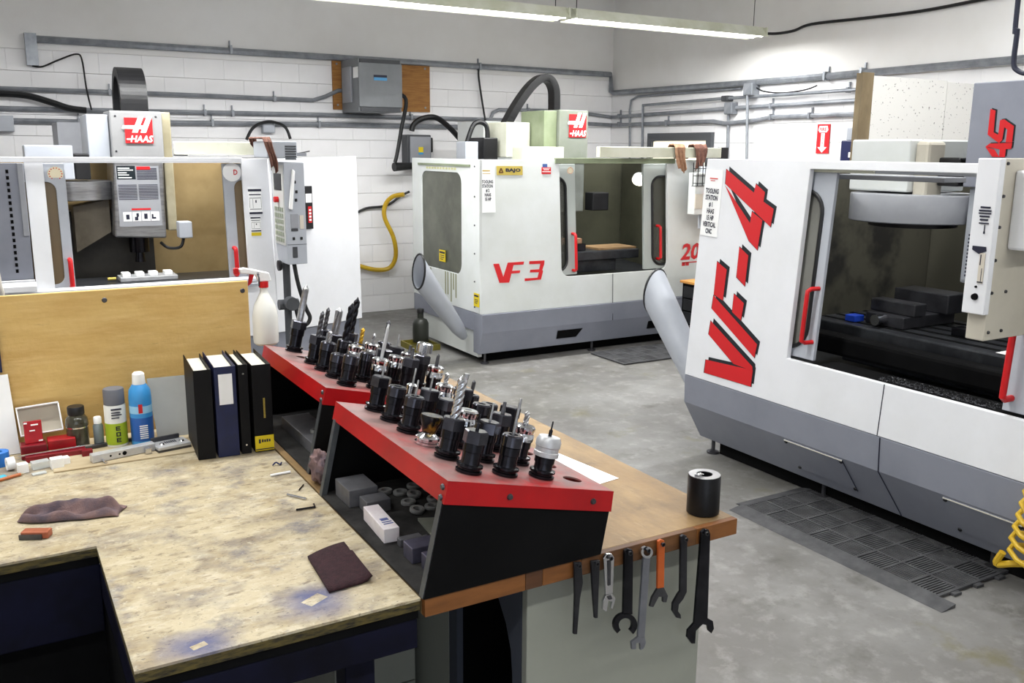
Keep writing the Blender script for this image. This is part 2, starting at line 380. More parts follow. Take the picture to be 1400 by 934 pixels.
# ------------------------------------------------------------------ conduits and wall gear
def wallpts(pts, wall, off):
    return [at(px, py, 1, YB-off) if wall == 'b' else at(px, py, 0, XR-off) for px, py in pts]
def conduit(name, label, runs, r, m=conduit_m, cat='conduit', straps=(), smooth=False, off=None):
    P = []
    for wall, pts in runs: P += wallpts(pts, wall, off or r+.012)
    t = thing(name, label, cat, P[0])
    Q = smooth_path(P, 6) if smooth else P
    MB().tube(Q, r, 8).obj('pipe', m, t)
    for wall, (px, py) in straps:
        p = wallpts([(px, py)], wall, r+.012)[0]; s = r+.008
        mb = MB()
        if wall == 'b': mb.box(p.x-.012, p.x+.012, YB-2*r-.02, YB-.006, p.z-s, p.z+s).box(p.x-.006, p.x+.006, YB-.025, YB-.006, p.z+s, p.z+s+.05)
        else: mb.box(XR-2*r-.02, XR-.006, p.y-.012, p.y+.012, p.z-s, p.z+s).box(XR-.025, XR-.006, p.y-.006, p.y+.006, p.z+s, p.z+s+.05)
        mb.obj('strap', m, t)
    return t
conduit('wall_trunking', 'grey trunking run along top of blocks on both walls', [('b', [(44, 53), (835, 102), (835.5, 125)]), ('r', [(839, 127), (1015, 114), (1180, 100), (1420, 79), (2600, -22)])], .034, galv_m, 'trunking', [('b', (315, 68)), ('b', (655, 91)), ('r', (1130, 104)), ('r', (1180, 99))])
c = at(43, 70, 1, YB-.05)
MB().box(c.x-.05, c.x+.05, YB-.1, YB-.006, c.z-.13, c.z+.16).obj('end_box', galv_m, bpy.data.objects['wall_trunking'])
conduit('wall_conduit', 'grey conduit ending in a loop into the transformer box', [('b', [(-60, 119), (210, 128), (428, 137), (445, 132), (462, 124), (486, 124)])], .022, conduit_m, straps=[('b', (375, 135)), ('b', (150, 126))])
conduit('wall_conduit', 'grey conduit passing under the plywood backing of the transformer', [('b', [(-60, 147), (230, 153), (440, 157), (692, 164.5)])], .024, straps=[('b', (280, 154)), ('b', (318, 155)), ('b', (562, 160))])
conduit('wall_conduit', 'lowest grey conduit on back wall ending in square junction box', [('b', [(10, 165), (110, 167), (228, 168), (440, 170), (632, 174)])], .026, straps=[('b', (108, 167)), ('b', (290, 168)), ('b', (436, 170))])
conduit('wall_conduit', 'grey conduit rising from junction box and turning the corner', [('b', [(644, 180), (662, 178.5), (668, 173), (670, 164), (674, 154), (682, 150), (743, 151), (807, 156), (835, 160)]), ('r', [(840, 160), (990, 149), (1000, 148), (1178, 137)])], .022, straps=[('b', (722, 151)), ('r', (847, 159)), ('r', (1055, 145))])
conduit('wall_conduit', 'lower grey conduit dipping beside the door on the right wall', [('b', [(800, 169), (835, 171)]), ('r', [(840, 171), (975, 166), (990, 169), (1030, 165), (1055, 160), (1178, 156)])], .024, straps=[('r', (847, 170)), ('r', (912, 168)), ('r', (1055, 160)), ('r', (1108, 158))])
conduit('wall_conduit', 'thin conduit bending up beside the corner to the trunking', [('r', [(861, 222), (861, 150), (863, 137), (872, 132), (1014, 121)])], .014, galv_m)
conduit('wall_conduit', 'thin conduit with square elbow left of the door', [('r', [(878, 222), (879, 144), (985, 135), (1080, 129), (1178, 122)])], .018, galv_m, straps=[('r', (1160, 123))], off=.07)
conduit('wall_conduit', 'vertical conduit dropping from the lower junction box', [('r', [(996, 152), (994, 225)])], .016, galv_m, off=.035)
conduit('wall_conduit', 'vertical conduit dropping from the upper junction box', [('r', [(1022, 124), (1021, 225)])], .016, galv_m, off=.1)
def jbox(label, wall, px, py, w_, h, d, m=conduit_m):
    if wall == 'b':
        c = at(px, py, 1, YB-d); t = thing('junction_box', label, 'junction box', c)
        bx('body', m, t, c.x-w_/2, c.x+w_/2, YB-d, YB-.006, c.z-h/2, c.z+h/2, .008); bx('cover', m, t, c.x-w_/2+.008, c.x+w_/2-.008, YB-d-.006, YB-d, c.z-h/2+.008, c.z+h/2-.008)
    else:
        c = at(px, py, 0, XR-d); t = thing('junction_box', label, 'junction box', c)
        bx('body', m, t, XR-d, XR-.006, c.y-w_/2, c.y+w_/2, c.z-h/2, c.z+h/2, .008); bx('cover', m, t, XR-d-.006, XR-d, c.y-w_/2+.008, c.y+w_/2-.008, c.z-h/2+.008, c.z+h/2-.008)
jbox('square grey junction box on lowest conduit of back wall', 'b', 637, 177, .12, .13, .09)
jbox('pale junction box above the left machine with black cable loop', 'b', 368, 175, .13, .1, .09, lgrey_m)
jbox('pale switch box at the left end of the lowest conduit', 'b', 5, 169, .17, .15, .1, lgrey_m)
jbox('grey junction box atop the vertical conduit right of door', 'r', 995, 148, .12, .13, .1)
jbox('grey junction box just under the trunking on right wall', 'r', 1022, 122, .13, .13, .12)
jbox('small black coupling box on thin conduit', 'r', 990, 134.5, .1, .06, .1, dgrey_m)
def cable(name, label, pts, r, m=wire_m, cat='cable', n=6):
    P = smooth_path(pts, n); mb = MB().tube(P, r, 8); o = mb.obj(name, m); return tag(o, label, cat)
B = lambda px, py, o=.03: at(px, py, 1, YB-o)
Rw = lambda px, py, o=.03: at(px, py, 0, XR-o)
cable('power_cable', 'thick black cable sagging to the left machine column', [B(-40, 127, .12), B(5, 128, .12), B(38, 131, .12), B(70, 140, .12), B(95, 148, .12), B(118, 151, .12)], .03)
cable('power_cable', 'thin black cable hanging from trunking end over left machine', [B(44, 90, .05), B(58, 91, .05), B(80, 82, .05), B(104, 74, .05), B(112, 82, .06), B(118, 120, .1), B(125, 150, .2)], .008)
cable('power_cable', 'black cable loop around the pale junction box', [B(337, 191, .16), B(345, 176, .15), B(358, 168, .14), B(374, 167, .14), B(390, 174, .15), B(397, 190, .16)], .016)
cable('power_cable', 'thick black cable arching from disconnect switch to machine', [B(563, 179, .12), B(566, 170, .12), B(578, 162, .14), B(596, 161, .2), B(615, 175, .4), B(638, 201, .7)], .032)
cable('power_cable', 'thin dark cable dropping from trunking with plug', [B(655, 92, .05), B(654.5, 106, .05), B(661, 150, .05), B(668, 188, .1)], .012)
cable('power_cable', 'thin cable swagged from the light along the right wall', [Rw(1037, 45, .3), Rw(1060, 46, .1), Rw(1085, 42, .03), Rw(1110, 33, .025), Rw(1180, 25, .025), Rw(1260, 15, .025), Rw(1340, 0, .025), Rw(1420, -15, .025)], .014)
cable('power_cable', 'thin twin cable looping under the trunking', [Rw(1034, 120, .05), Rw(1045, 125, .06), Rw(1070, 127, .06), Rw(1100, 123, .06), Rw(1117, 117, .05)], .008)
cable('power_cable', 'black cable on back wall between the two white machines', [B(482, 295, .03), B(500, 285, .04), B(528, 281, .04), B(548, 268, .06), B(560, 262, .1)], .014)
cable('air_hose', 'yellow air hose hanging between the two machines', [B(478, 360, .06), B(492, 364, .06), B(515, 369, .07), B(533, 366, .1), B(541, 350, .15), B(538, 325, .2), B(526, 298, .2), B(527, 280, .2), B(537, 269, .25), B(552, 266, .35)], .026, M('yellow_hose', (206, 170, 40), (190, 150, 30), 8, .45), 'hose')
cable('power_cable', 'heavy black cable dangling from overhead at far right', [Vector((4.3, at(1392, 0, 0, 4.3).y, 4.19)), at(1392, 0, 0, 4.3), at(1391, 40, 0, 4.3), at(1386, 85, 0, 4.3), at(1392, 97, 0, 4.3), at(1405, 99, 0, 4.3), at(1415, 80, 0, 4.3)], .012, M('blue_black_cable', (22, 26, 48), rough=.5))

# plywood and transformer
p0, p1 = at(454, 82, 1, YB-.03), at(588, 156, 1, YB-.03)
t = tag(bx('plywood_backing', cork_m, None, p0.x, p1.x, YB-.03, YB-.006, 2.33, 2.87), 'brown plywood backing board screwed to back wall behind transformer', 'board')
for x in (p0.x+.05, p1.x-.06):
    for z in (2.38, 2.82): MB().cyl((x, YB-.034, z), (x, YB-.029, z), .012, n=10).obj('screw', galv_m, t)
xl = at(467, 120, 1, YB-.03).x; yf = at(491, 120, 0, xl).y; pr = at(550, 120, 1, yf)
zt, zb = at(520, 80, 1, yf).z, at(520, 153, 1, yf).z
t = thing('transformer', 'grey steel transformer cabinet mounted on plywood high on wall', 'electrical cabinet', (xl, yf, zb))
bx('cabinet', M('transformer_grey', (122, 125, 128), (112, 115, 118), 3, .5), t, xl, pr.x, yf+.03, YB-.031, zb, zt, .006)
bx('front_cover', M('transformer_grey', (0, 0, 0)), t, xl, pr.x, yf, yf+.028, zb+.05, zt-.05, .004)
bx('top_hood', dgrey_m, t, xl+.02, pr.x-.02, yf+.01, yf+.029, zt-.048, zt-.01)
bx('bottom_lip', dgrey_m, t, xl+.02, pr.x-.02, yf+.012, yf+.029, zb+.005, zb+.048)
q = at(511, 103, 1, yf); l = bx('name_plate', M('blue_plate', (70, 150, 200), rough=.4), t, q.x, q.x+.15, yf-.004, yf, q.z-.05, q.z-.02)
bx('name_plate', ink_m, t, q.x, q.x+.15, yf-.004, yf, q.z-.018, q.z+.006)
q = at(484, 100, 0, xl); bx('side_label', whitevinyl_m, t, xl-.004, xl, q.y-.12, q.y+.02, q.z-.05, q.z+.06)
MB().box(xl-.02, xl, yf+.2, YB-.1, zb+.1, zt-.08).obj('vent_panel', mgrey_m, t, .004)
# disconnect switch
c0 = at(558, 184, 1, YB-.16); c1 = at(590, 232, 1, YB-.16)
t = thing('disconnect_switch', 'dark grey disconnect switch box with side lever', 'switch box', (c0.x, YB-.16, c1.z))
bx('body', dgrey_m, t, c0.x-.02, c1.x, YB-.16, YB-.005, c1.z, c0.z, .012)
bx('door', mgrey_m, t, c0.x+.015, c1.x-.01, YB-.178, YB-.161, c1.z+.02, c0.z-.02, .02)
bx('rating_label', yellow_m, t, c0.x+.12, c0.x+.18, YB-.181, YB-.178, c0.z-.2, c0.z-.14); bx('rating_label', M('blue_plate', (0, 0, 0)), t, c0.x+.12, c0.x+.18, YB-.181, YB-.178, c0.z-.225, c0.z-.2)
MB().box(c1.x+.003, c1.x+.035, YB-.14, YB-.06, c0.z-.2, c0.z-.03).obj('lever', black_m, t, .012)
tf = bpy.data.objects['transformer']
ld = MB().tube(smooth_path([Vector((pr.x+.001, YB-.3, B(552, 128, .3).z)), B(555, 136, .34), B(549, 175, .34), B(543, 210, .34), B(540, 222, .34)], 6), .022, 8).obj('power_lead', wire_m, tf)
q = at(548, 227, 1, YB-.3)
MB().cyl((q.x-.1, YB-.34, q.z-.01), (q.x+.13, YB-.3, q.z), .05, .04).obj('plug', black_m, ld)
# fire extinguisher sign
a = at(1118, 170, 0, XR-.012); e = at(1132, 210, 0, XR-.012)
t = thing('fire_extinguisher_sign', 'red and white fire extinguisher arrow sign on right wall', 'sign', (XR-.012, a.y, e.z))
bx('panel', M('sign_red', (206, 30, 38), rough=.45), t, XR-.012, XR-.004, e.y, a.y, e.z, a.z)
def sgn(u, v): return (XR-.0135, a.y-(a.y-e.y)*u, a.z+(e.z-a.z)*v)
mb = MB(); s_ = [(.18, .06), (.82, .06), (.9, .2), (.78, .28), (.22, .28), (.1, .2)]; mb.loop([sgn(*p) for p in s_], [Vector(sgn(*p))-Vector((.002, 0, 0)) for p in s_])
s_ = [(.36, .3), (.64, .3), (.64, .78), (.88, .78), (.5, .97), (.12, .78), (.36, .78)]; mb.loop([sgn(*p) for p in s_], [Vector(sgn(*p))-Vector((.002, 0, 0)) for p in s_])
mb.obj('arrow', whitevinyl_m, t)
text('lettering', 'FIRE', sgn(.22, .24), Vector(sgn(.78, .24))-Vector(sgn(.22, .24)), (0, 0, .035), redletter_m, t, thick=.004, bold=.02)
text('lettering', 'E\nX\nT\nI\nN\nG', sgn(.44, .74), Vector(sgn(.56, .74))-Vector(sgn(.44, .74)), Vector(sgn(.44, .33))-Vector(sgn(.44, .74)), redletter_m, t, thick=.004, bold=.02)
# blue dispenser
a = at(1150, 192, 0, XR-.14); e = at(1172, 220, 0, XR-.14)
t = thing('paper_towel_dispenser', 'dark blue dispenser on right wall beside the partition', 'dispenser', (XR-.14, e.y, e.z-.15))
bx('body', M('navy', (28, 34, 78), rough=.4), t, XR-.14, XR-.005, e.y, a.y, e.z-.2, a.z, .01)
bx('window', black_m, t, XR-.146, XR-.14, e.y+.03, a.y-.12, e.z-.15, a.z-.06); bx('roll', paper_m, t, XR-.152, XR-.146, e.y+.03, e.y+.1, e.z+.03, e.z+.08)
bx('back_plate', lgrey_m, t, XR-.06, XR-.005, e.y-.01, a.y+.01, a.z+.002, a.z+.12, .006)
# ------------------------------------------------------------------ machine helpers
def logo(parent, o, right, up):
    o, right, up = Vector(o), Vector(right), Vector(up); n = right.cross(up).normalized()
    P = lambda u, v, d=0: o+right*u+up*v+n*d
    mb = MB(); mb.loop([P(*q) for q in ((0, 0), (1, 0), (1, 1), (0, 1))], [P(*q, .004) for q in ((0, 0), (1, 0), (1, 1), (0, 1))])
    pl = mb.obj('logo_plate', redletter_m, parent)
    mb = MB()
    for k, s in enumerate(([(.52, 1.07), (.71, 1.07), (.45, .42), (.25, .42)], [(.82, 1.07), (1.01, 1.07), (.75, .42), (.55, .42)], [(-.1, .56), (-.05, .7), (.86, .7), (.8, .56)], [(.04, .13), (.05, .19), (.2, .19), (.2, .13)])):
        mb = MB(); mb.loop([P(*q, .0041+.0002*k) for q in s], [P(*q, .0062+.0008*k) for q in s]); mb.obj('logo_mark', whitevinyl_m, pl)
    text('logo_lettering', 'HAAS', P(.17, .04), right*.78, up*.27+right*.06, whitevinyl_m, pl, thick=.007, bold=.03)
def sign(parent, name, o, right, up, m, thick=.003):
    o, right, up = Vector(o), Vector(right), Vector(up); n = right.cross(up).normalized()
    return MB().obox(o, right, up, n*thick).obj(name, m, parent)
def lines(parent, o, right, up, rows, m=ink_m, name='print_lines', thick=.0035, seed=1):
    """rows of unreadable small print as dark bars: list of (v0, v1, u0, u1)"""
    o, right, up = Vector(o), Vector(right), Vector(up); n = right.cross(up).normalized(); mb = MB()
    for v0, v1, u0, u1 in rows: mb.obox(o+right*u0+up*v0, right*(u1-u0), up*(v1-v0), n*thick)
    return mb.obj(name, m, parent)
def handle(parent, pts, r, m=red_m): return MB().tube(smooth_path(pts, 4), r, 8).obj('door_handle', m, parent)
def grip(parent, p0, p1, out, r=.016):
    """grab handle between p0 and p1 standing off by vector out"""
    p0, p1, out = Vector(p0), Vector(p1), Vector(out); k = (p1-p0)*.07
    return MB().tube([p0, p0+out*.7, p0+out+k*.6, p0+out+k*1.6, p1+out-k*1.6, p1+out-k*.6, p1+out*.7, p1], r, 10).obj('door_handle', red_m, parent)
def hang_rag(name, label, top, w_, front, back, m, nrm, thick_over, seed):
    """rag draped over a beam: runs down the front, over the top, and down the back"""
    rnd = random.Random(seed); nrm = Vector(nrm); side = nrm.cross(Vector((0, 0, 1))).normalized(); top = Vector(top); N, W = 26, 12
    L = front+back+thick_over; vs = []; fs = []
    for i in range(N):
        s = L*i/(N-1)
        if s < front: base = top+nrm*(thick_over/2+.012)-Vector((0, 0, front-s)); dn = nrm; down = (front-s)/front
        elif s < front+thick_over: base = top+nrm*(thick_over/2-(s-front))+Vector((0, 0, .014)); dn = Vector((0, 0, 1)); down = 0
        else: base = top-nrm*(thick_over/2+.012)-Vector((0, 0, s-front-thick_over)); dn = -nrm; down = (s-front-thick_over)/back
        for j in range(W):
            u = j/(W-1)-.5; wid = w_*(1-.35*down)
            f = (.5+.5*math.sin(u*17+down*2+seed))*.022*(.3+down)
            vs.append(base+side*(u*wid+.02*math.sin(down*3+seed))+dn*(f+.004)+Vector((0, 0, (rnd.random()-.5)*.006-(.03*math.cos(u*6+seed) if i in (0, N-1) else 0))))
    for i in range(N-1):
        for j in range(W-1): fs.append((i*W+j, i*W+j+1, (i+1)*W+j+1, (i+1)*W+j))
    o = MB().add(vs, fs, True).obj(name, m); s = o.modifiers.new('thick', 'SOLIDIFY'); s.thickness = .005; s.offset = 1
    return tag(o, label, 'rag')
def leveling_foot(parent, x, y, ztop):
    MB().cyl((x, y, .02), (x, y, ztop), .012, n=8).lathe([(.04, 0), (.04, .012), (.015, .022)], (x, y, 0)).obj('leveling_foot', darksteel_m, parent)
def carrier(parent, path, w_, h, axis):
    """cable carrier: flat chain of links swept along a path; axis = direction of its width"""
    P = smooth_path(path, 5); ax = Vector(axis); mb = MB()
    for i in range(len(P)-1):
        d = (P[i+1]-P[i]); t_ = d.normalized(); nn = t_.cross(ax).normalized()
        mb.obox(P[i]-ax*w_/2-nn*h/2-t_*.004, d*.96+t_*.006, ax*w_, nn*h)
    return mb.obj('cable_carrier', black_m, parent)
def decal_ring(parent, c, right, up, r):
    c, right, up = Vector(c), Vector(right).normalized(), Vector(up).normalized(); n = right.cross(up)
    s = MB().lathe([(r, 0), (r, .003)], c, n, 20).obj('round_sticker', M('cream_sticker', (236, 226, 196), rough=.5), parent)
    mb = MB()
    for k in range(14):
        a = 2*PI*k/14; p = c+(right*math.cos(a)+up*math.sin(a))*r*.8; mb.lathe([(r*.09, .003), (r*.09, .0045)], p, n, 6)
    mb.obj('sticker_marks', redletter_m, s)

# ================================================================== right-hand machine (front faces -X)
def m4(u, v, d): return Vector((3.73+max(0, v-.53)*.073+d, u, v))
A = thing('machining_center', 'white machining center with huge red slanted lettering on its front', 'machine', (5.0, 2.6, 0), 'white machining centers')
Y0, Y1 = .9, 4.26
MB().prism([(3.73, .527), (3.735, .35), (3.885, .10), (4.1, .10), (4.1, .527)], 'y', Y0, Y1).obj('base_skirt', grey_m, A, .004)
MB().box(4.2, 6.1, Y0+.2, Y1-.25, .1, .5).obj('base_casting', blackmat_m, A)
bx('skirt_end', grey_m, A, 4.1, 6.0, Y1-.03, Y1, .1, .527)
for y in (4.2, 3.3, 2.3): leveling_foot(A, 3.93, y-.02, .12)
fp = MB(); ring_plate(fp, (Y0, Y1, .53, 1.86), (1.62, 3.455, .79, 1.815), 0, m4, 0, .035)
fp = fp.obj('front_panel', white_m, A, .004)
for y, z0, z1 in ((2.815, .53, .79),):
    MB().obox(m4(y, z0, -.0015), (0, .005, 0), m4(y, z1, -.0015)-m4(y, z0, -.0015), (.002, 0, 0)).obj('seam', ink_m, fp)
for (ya, yb, za, zb) in ((3.42, 3.02, .34, .16), (2.44, 2.06, .34, .16)):   # access covers on the sloping skirt
    def sk(y, z): tt = (z-.10)/.25; return Vector((3.885-.15*tt-.0, y, z))
    n_ = Vector((-.25, 0, -.15)).normalized()
    L_ = [sk(ya, za), sk(yb, za), sk(yb-.03, zb), sk(ya, zb)]
    c_ = MB().loop([p for p in L_], [p+n_*.004 for p in L_]).obj('access_cover', grey_m, A)
    for p in ((ya-.01, za-.012), (yb+.01, za-.012), (yb-.02, zb+.012), (ya-.04, zb+.012)):
        q = sk(*p); MB().lathe([(.011, .004), (.009, .01)], q, n_, 8).obj('bolt', black_m, c_)
    MB().loop([L_[0]+n_*.0045, L_[1]+n_*.0045, L_[1]+n_*.0045-Vector((0, 0, .005)), L_[0]+n_*.0045-Vector((0, 0, .005))], [p+n_*.001 for p in (L_[0]+n_*.0045, L_[1]+n_*.0045, L_[1]+n_*.0045-Vector((0, 0, .005)), L_[0]+n_*.0045-Vector((0, 0, .005)))]).obj('cover_highlight', M('edge_highlight', (206, 202, 190), rough=.5), c_)  # pale strip paints a highlight along the cover's top edge
    MB().tube([L_[1]+n_*.004, L_[2]+n_*.004], .0025, 6).obj('cover_gap', ink_m, c_)
MB().tube([(3.7285, 2.8, .525), (3.733, 2.795, .35), (3.883, 2.745, .102)], .003, 6).obj('skirt_seam', ink_m, A)
MB().box(3.95, 6.0, Y0+.1, Y1-.12, .003, .099).obj('underside_shade', blackmat_m, A)  # black box added so the gap under the skirt reads dark
# sides, rear and top rails
MB().box(3.86, 6.05, Y1-.03, Y1, .53, 1.85).obj('side_panel', white_m, A, .003)
MB().box(3.86, 6.05, Y0, Y0+.03, .53, 1.85).obj('side_panel', white_m, A, .003)
MB().box(6.0, 6.05, Y0+.03, Y1-.03, .53, 1.85).obj('rear_panel', int_m, A)
bx('top_rail', cream_m, A, 3.86, 3.93, 3.08, 4.2, 1.80, 1.858, .004)
MB().box(3.872, 3.93, 1.6, 3.44, 1.80, 1.838).obj('header_rail', lgrey_m, A, .003)
bx('light_bar', mgrey_m, A, 3.95, 4.12, 2.75, 3.4, 1.765, 1.79, .004)
# interior
bx('inner_back', int_m, A, 5.95, 5.99, Y0+.04, Y1-.04, .55, 1.8)
bx('inner_side', int_m, A, 3.96, 5.94, Y1-.06, Y1-.035, .55, 1.8)
MB().add([(3.8, Y0+.1, .62), (3.8, Y1-.07, .62), (5.9, Y1-.07, .72), (5.9, Y0+.1, .72), (3.8, Y0+.1, .6), (3.8, Y1-.07, .6), (5.9, Y1-.07, .7), (5.9, Y0+.1, .7)], [(0, 1, 2, 3), (7, 6, 5, 4), (0, 4, 5, 1), (1, 5, 6, 2), (2, 6, 7, 3), (3, 7, 4, 0)]).obj('chip_tray', tabledark_m, A)
MB().box(4.18, 4.86, 1.4, 3.7, .80, .95).box(4.25, 4.8, 1.6, 3.5, .72, .80).obj('table', tabledark_m, A, .01)
mb = MB()
for x in (4.28, 4.4, 4.52, 4.64, 4.76): mb.box(x-.016, x+.016, 1.42, 3.68, .9505, .953)
mb.obj('table_slots', blackmat_m, A)
MB().box(4.05, 4.17, 1.3, 3.85, .79, .9).obj('way_cover', blackmat_m, A, .02)
# vise on the table
v = thing('machine_vise', 'black machine vise bolted on the table inside the huge-lettered machine', 'vise', (4.5, 3.2, .953))
bx('vise_body', M('vise_iron', (62, 62, 66), (46, 46, 50), 8, .4, metal=.5), v, 4.3, 4.75, 3.15, 3.4, .953, 1.02, .006); bx('fixed_jaw', M('vise_iron', (62, 62, 66), (46, 46, 50), 8, .4, metal=.5), v, 4.6, 4.78, 3.1, 3.45, 1.0205, 1.13, .006); bx('moving_jaw', M('vise_iron', (62, 62, 66), (46, 46, 50), 8, .4, metal=.5), v, 4.36, 4.46, 3.13, 3.42, 1.0205, 1.09, .006)
MB().cyl((4.22, 3.275, .995), (4.295, 3.275, .995), .03).obj('vise_screw', chrome_m, v); bx('blue_stop', M('blue_plastic', (30, 70, 190), rough=.4), v, 4.25, 4.33, 3.43, 3.5, .954, .99, .004)
v = tag(bx('clamp_block', blackox_m, None, 4.4, 4.48, 2.85, 2.93, .954, 1.0, .004), 'small black clamp block on huge-lettered machine table beside vise', 'block')
v = tag(bx('clamp_block', blackox_m, None, 4.55, 4.65, 2.6, 2.7, .954, 1.01, .004), 'black clamp block on huge-lettered machine table toward its head', 'block')
v = tag(bx('shop_paper', paper_m, None, 4.2, 4.42, 2.35, 2.55, .9535, .957), 'white paper lying on the huge-lettered machine table', 'paper')
# tool carousel
c = (4.85, 3.56, 0)
car = MB().lathe([(.3, 1.50), (.36, 1.505), (.365, 1.51), (.365, 1.66), (.36, 1.668), (.1, 1.67)], c, n=40).obj('tool_carousel', mgrey_m, A)
MB().lathe([(.2, 1.47), (.25, 1.475), (.25, 1.499)], c, n=24).obj('carousel_hub', black_m, car)
MB().box(4.62, 5.15, 3.45, 3.86, 1.68, 1.98).obj('changer_housing', white3_m, A, .01)
bx('changer_cap', beige_m, A, 4.66, 4.82, 3.36, 3.448, 1.64, 1.97, .02)
bx('changer_motor', black_m, A, 4.75, 5.3, 3.22, 3.355, 1.72, 1.88, .01)
# head and column
MB().box(4.75, 5.35, 2.25, 3.19, 1.72, 2.28).obj('head_cover', grey_m, A, .006)
MB().box(4.80, 5.35, 2.4, 3.18, 1.18, 1.715).obj('spindle_head', lgrey_m, A, .01)
MB().cyl((5.05, 2.75, 1.0), (5.05, 2.75, 1.18), .1).obj('spindle', blackox_m, A)
bx('column', mgrey_m, A, 5.37, 5.9, 2.2, 3.3, .73, 2.15)
sp = sign(A, 'spec_plate', (4.798, 3.17, 1.2), (0, -.2, 0), (0, 0, .3), lgrey_m)
lines(sp, (4.797, 3.16, 1.22), (0, -.1, 0), (0, 0, .26), [(.08*k, .08*k+.04, .1, .95) for k in range(12)])
MB().cyl((4.95, 2.95, 2.281), (4.95, 2.95, 2.3), .03).cyl((4.95, 2.95, 2.3), (4.9, 2.9, 2.33), .022).obj('cable_gland', black_m, A)
HP = lambda x, y: at(1120+x/3.336, 80+y/3.336, 0, 4.749)
S1 = [(783, 230), (806, 238), (797, 337), (818, 349), (827, 281), (846, 278), (890, 309), (881, 383), (852, 383), (860, 324), (846, 313), (836, 372), (822, 387), (770, 347)]
A1 = [(760, 402), (779, 388), (882, 385), (877, 412), (853, 413), (848, 450), (822, 450), (825, 414)]
A2 = [(760, 402), (790, 448), (822, 450), (800, 415)]
mb = MB()
for s in (S1, A1, A2): poly_px(mb, s, HP, .004)
LT = mb.obj('head_lettering', redletter_m, A)
mb = MB()
for s in (S1, A1): poly_px(mb, [(x+7, y-5) for x, y in s], HP, .002)
mb.obj('lettering_shadow', blk_letter_m, LT)
# doors
def door4(y0, y1, hy0, hy1, side):
    d = MB(); ring_plate(d, (y0, y1, .80, 1.80), (hy0, hy1, .85, 1.70), .12, m4, .05, .072)
    d = d.obj('door', lgrey_m, A, .003)
    sheet(MB(), rrect(hy0-.004, hy1+.004, .846, 1.704, .12), m4, .058, .064).obj('door_glass', M('hazy_glass', (138, 138, 132), (112, 112, 106), 1.5, .22, alpha=.8), d)
    P = [m4(u, v, .046) for u, v in rrect(hy0, hy1, .85, 1.70, .12)]
    MB().tube(P, .011, 8, closed=True).obj('gasket', black_m, d)
    return d
d = door4(3.315, 4.05, 3.375, 3.95, 1); grip(d, m4(3.335, .90, .05), m4(3.335, 1.19, .05), (-.075, .01, 0), .012)
d = door4(1.0, 2.25, 1.1, 2.12, -1); grip(d, m4(2.215, .86, .05), m4(2.215, 1.19, .05), (-.07, 0, 0), .015)
# big red lettering with its dark shadow, reading upward on the left part of the front panel
n4 = (m4(3, .53, 0)-m4(3, 1.8, 0)).cross(Vector((0, 1, 0))).normalized()
a_ = lambda x, y: (870+x/3.336, 80+y/3.336)
b_ = lambda x, y: (870+x/3.114, 320+y/3.114)
VP4 = lambda px, py: on_plane(px, py, m4(3.9, 1.0, -.0012), n4)
four1 = [a_(*p) for p in ((413, 505), (538, 613), (547, 572), (588, 610), (581, 653), (628, 687), (613, 768), (408, 572))]
four2 = [a_(*p) for p in ((408, 582), (520, 752), (528, 698), (576, 738), (553, 874), (513, 830))]
dash = [b_(*p) for p in ((440, 55), (478, 92), (463, 222), (427, 182))]
fst = [b_(*p) for p in ((330, 262), (515, 470), (503, 527), (322, 318))]
fa1 = [b_(*p) for p in ((345, 117), (386, 152), (369, 283), (331, 258))]
fa2 = [b_(*p) for p in ((417, 255), (459, 295), (446, 368), (409, 332))]
v1 = [b_(*p) for p in ((318, 370), (495, 565), (495, 583), (415, 553), (309, 428))]
v2 = [b_(*p) for p in ((297, 535), (497, 580), (488, 650), (290, 590))]
GL = [four1, four2, dash, fst, fa1, fa2, v1, v2]
mb = MB(); mb2 = MB(); mb3 = MB()
for g in GL:
    cx = sum(p[0] for p in g)/len(g); cy = sum(p[1] for p in g)/len(g)
    poly_px(mb, g, VP4, .003); poly_px(mb2, [(x+3.8, y-3.6) for x, y in g], VP4, .0012)
    poly_px(mb3, [(x+(x-cx)/max(1, math.hypot(x-cx, y-cy))*1.0, y+(y-cy)/max(1, math.hypot(x-cx, y-cy))*1.0) for x, y in g], VP4, .0018)
LT = mb.obj('model_lettering', redletter_m, A); mb2.obj('lettering_shadow', blk_letter_m, LT); mb3.obj('lettering_outline', blk_letter_m, LT)
# tooling station sign
o_ = VP4(957.5, 321); r_ = VP4(980.5, 325)-o_; u_ = VP4(966, 231)-o_
sg = sign(A, 'station_sign', o_-n4*.001, r_, u_, whitevinyl_m)
text('sign_lettering', 'TOOLING\nSTATION\n# 1\nHAAS\n15 HP\nVERTICAL\nCNC', o_+r_*.12+u_*.04, r_*.76, u_*.68, ink_m, sg, thick=.0062, bold=.035)
lines(sg, o_, r_, u_, [(.86, .875, .3, .75), (.83, .84, .35, .6)], redletter_m, 'sign_mark', .006)
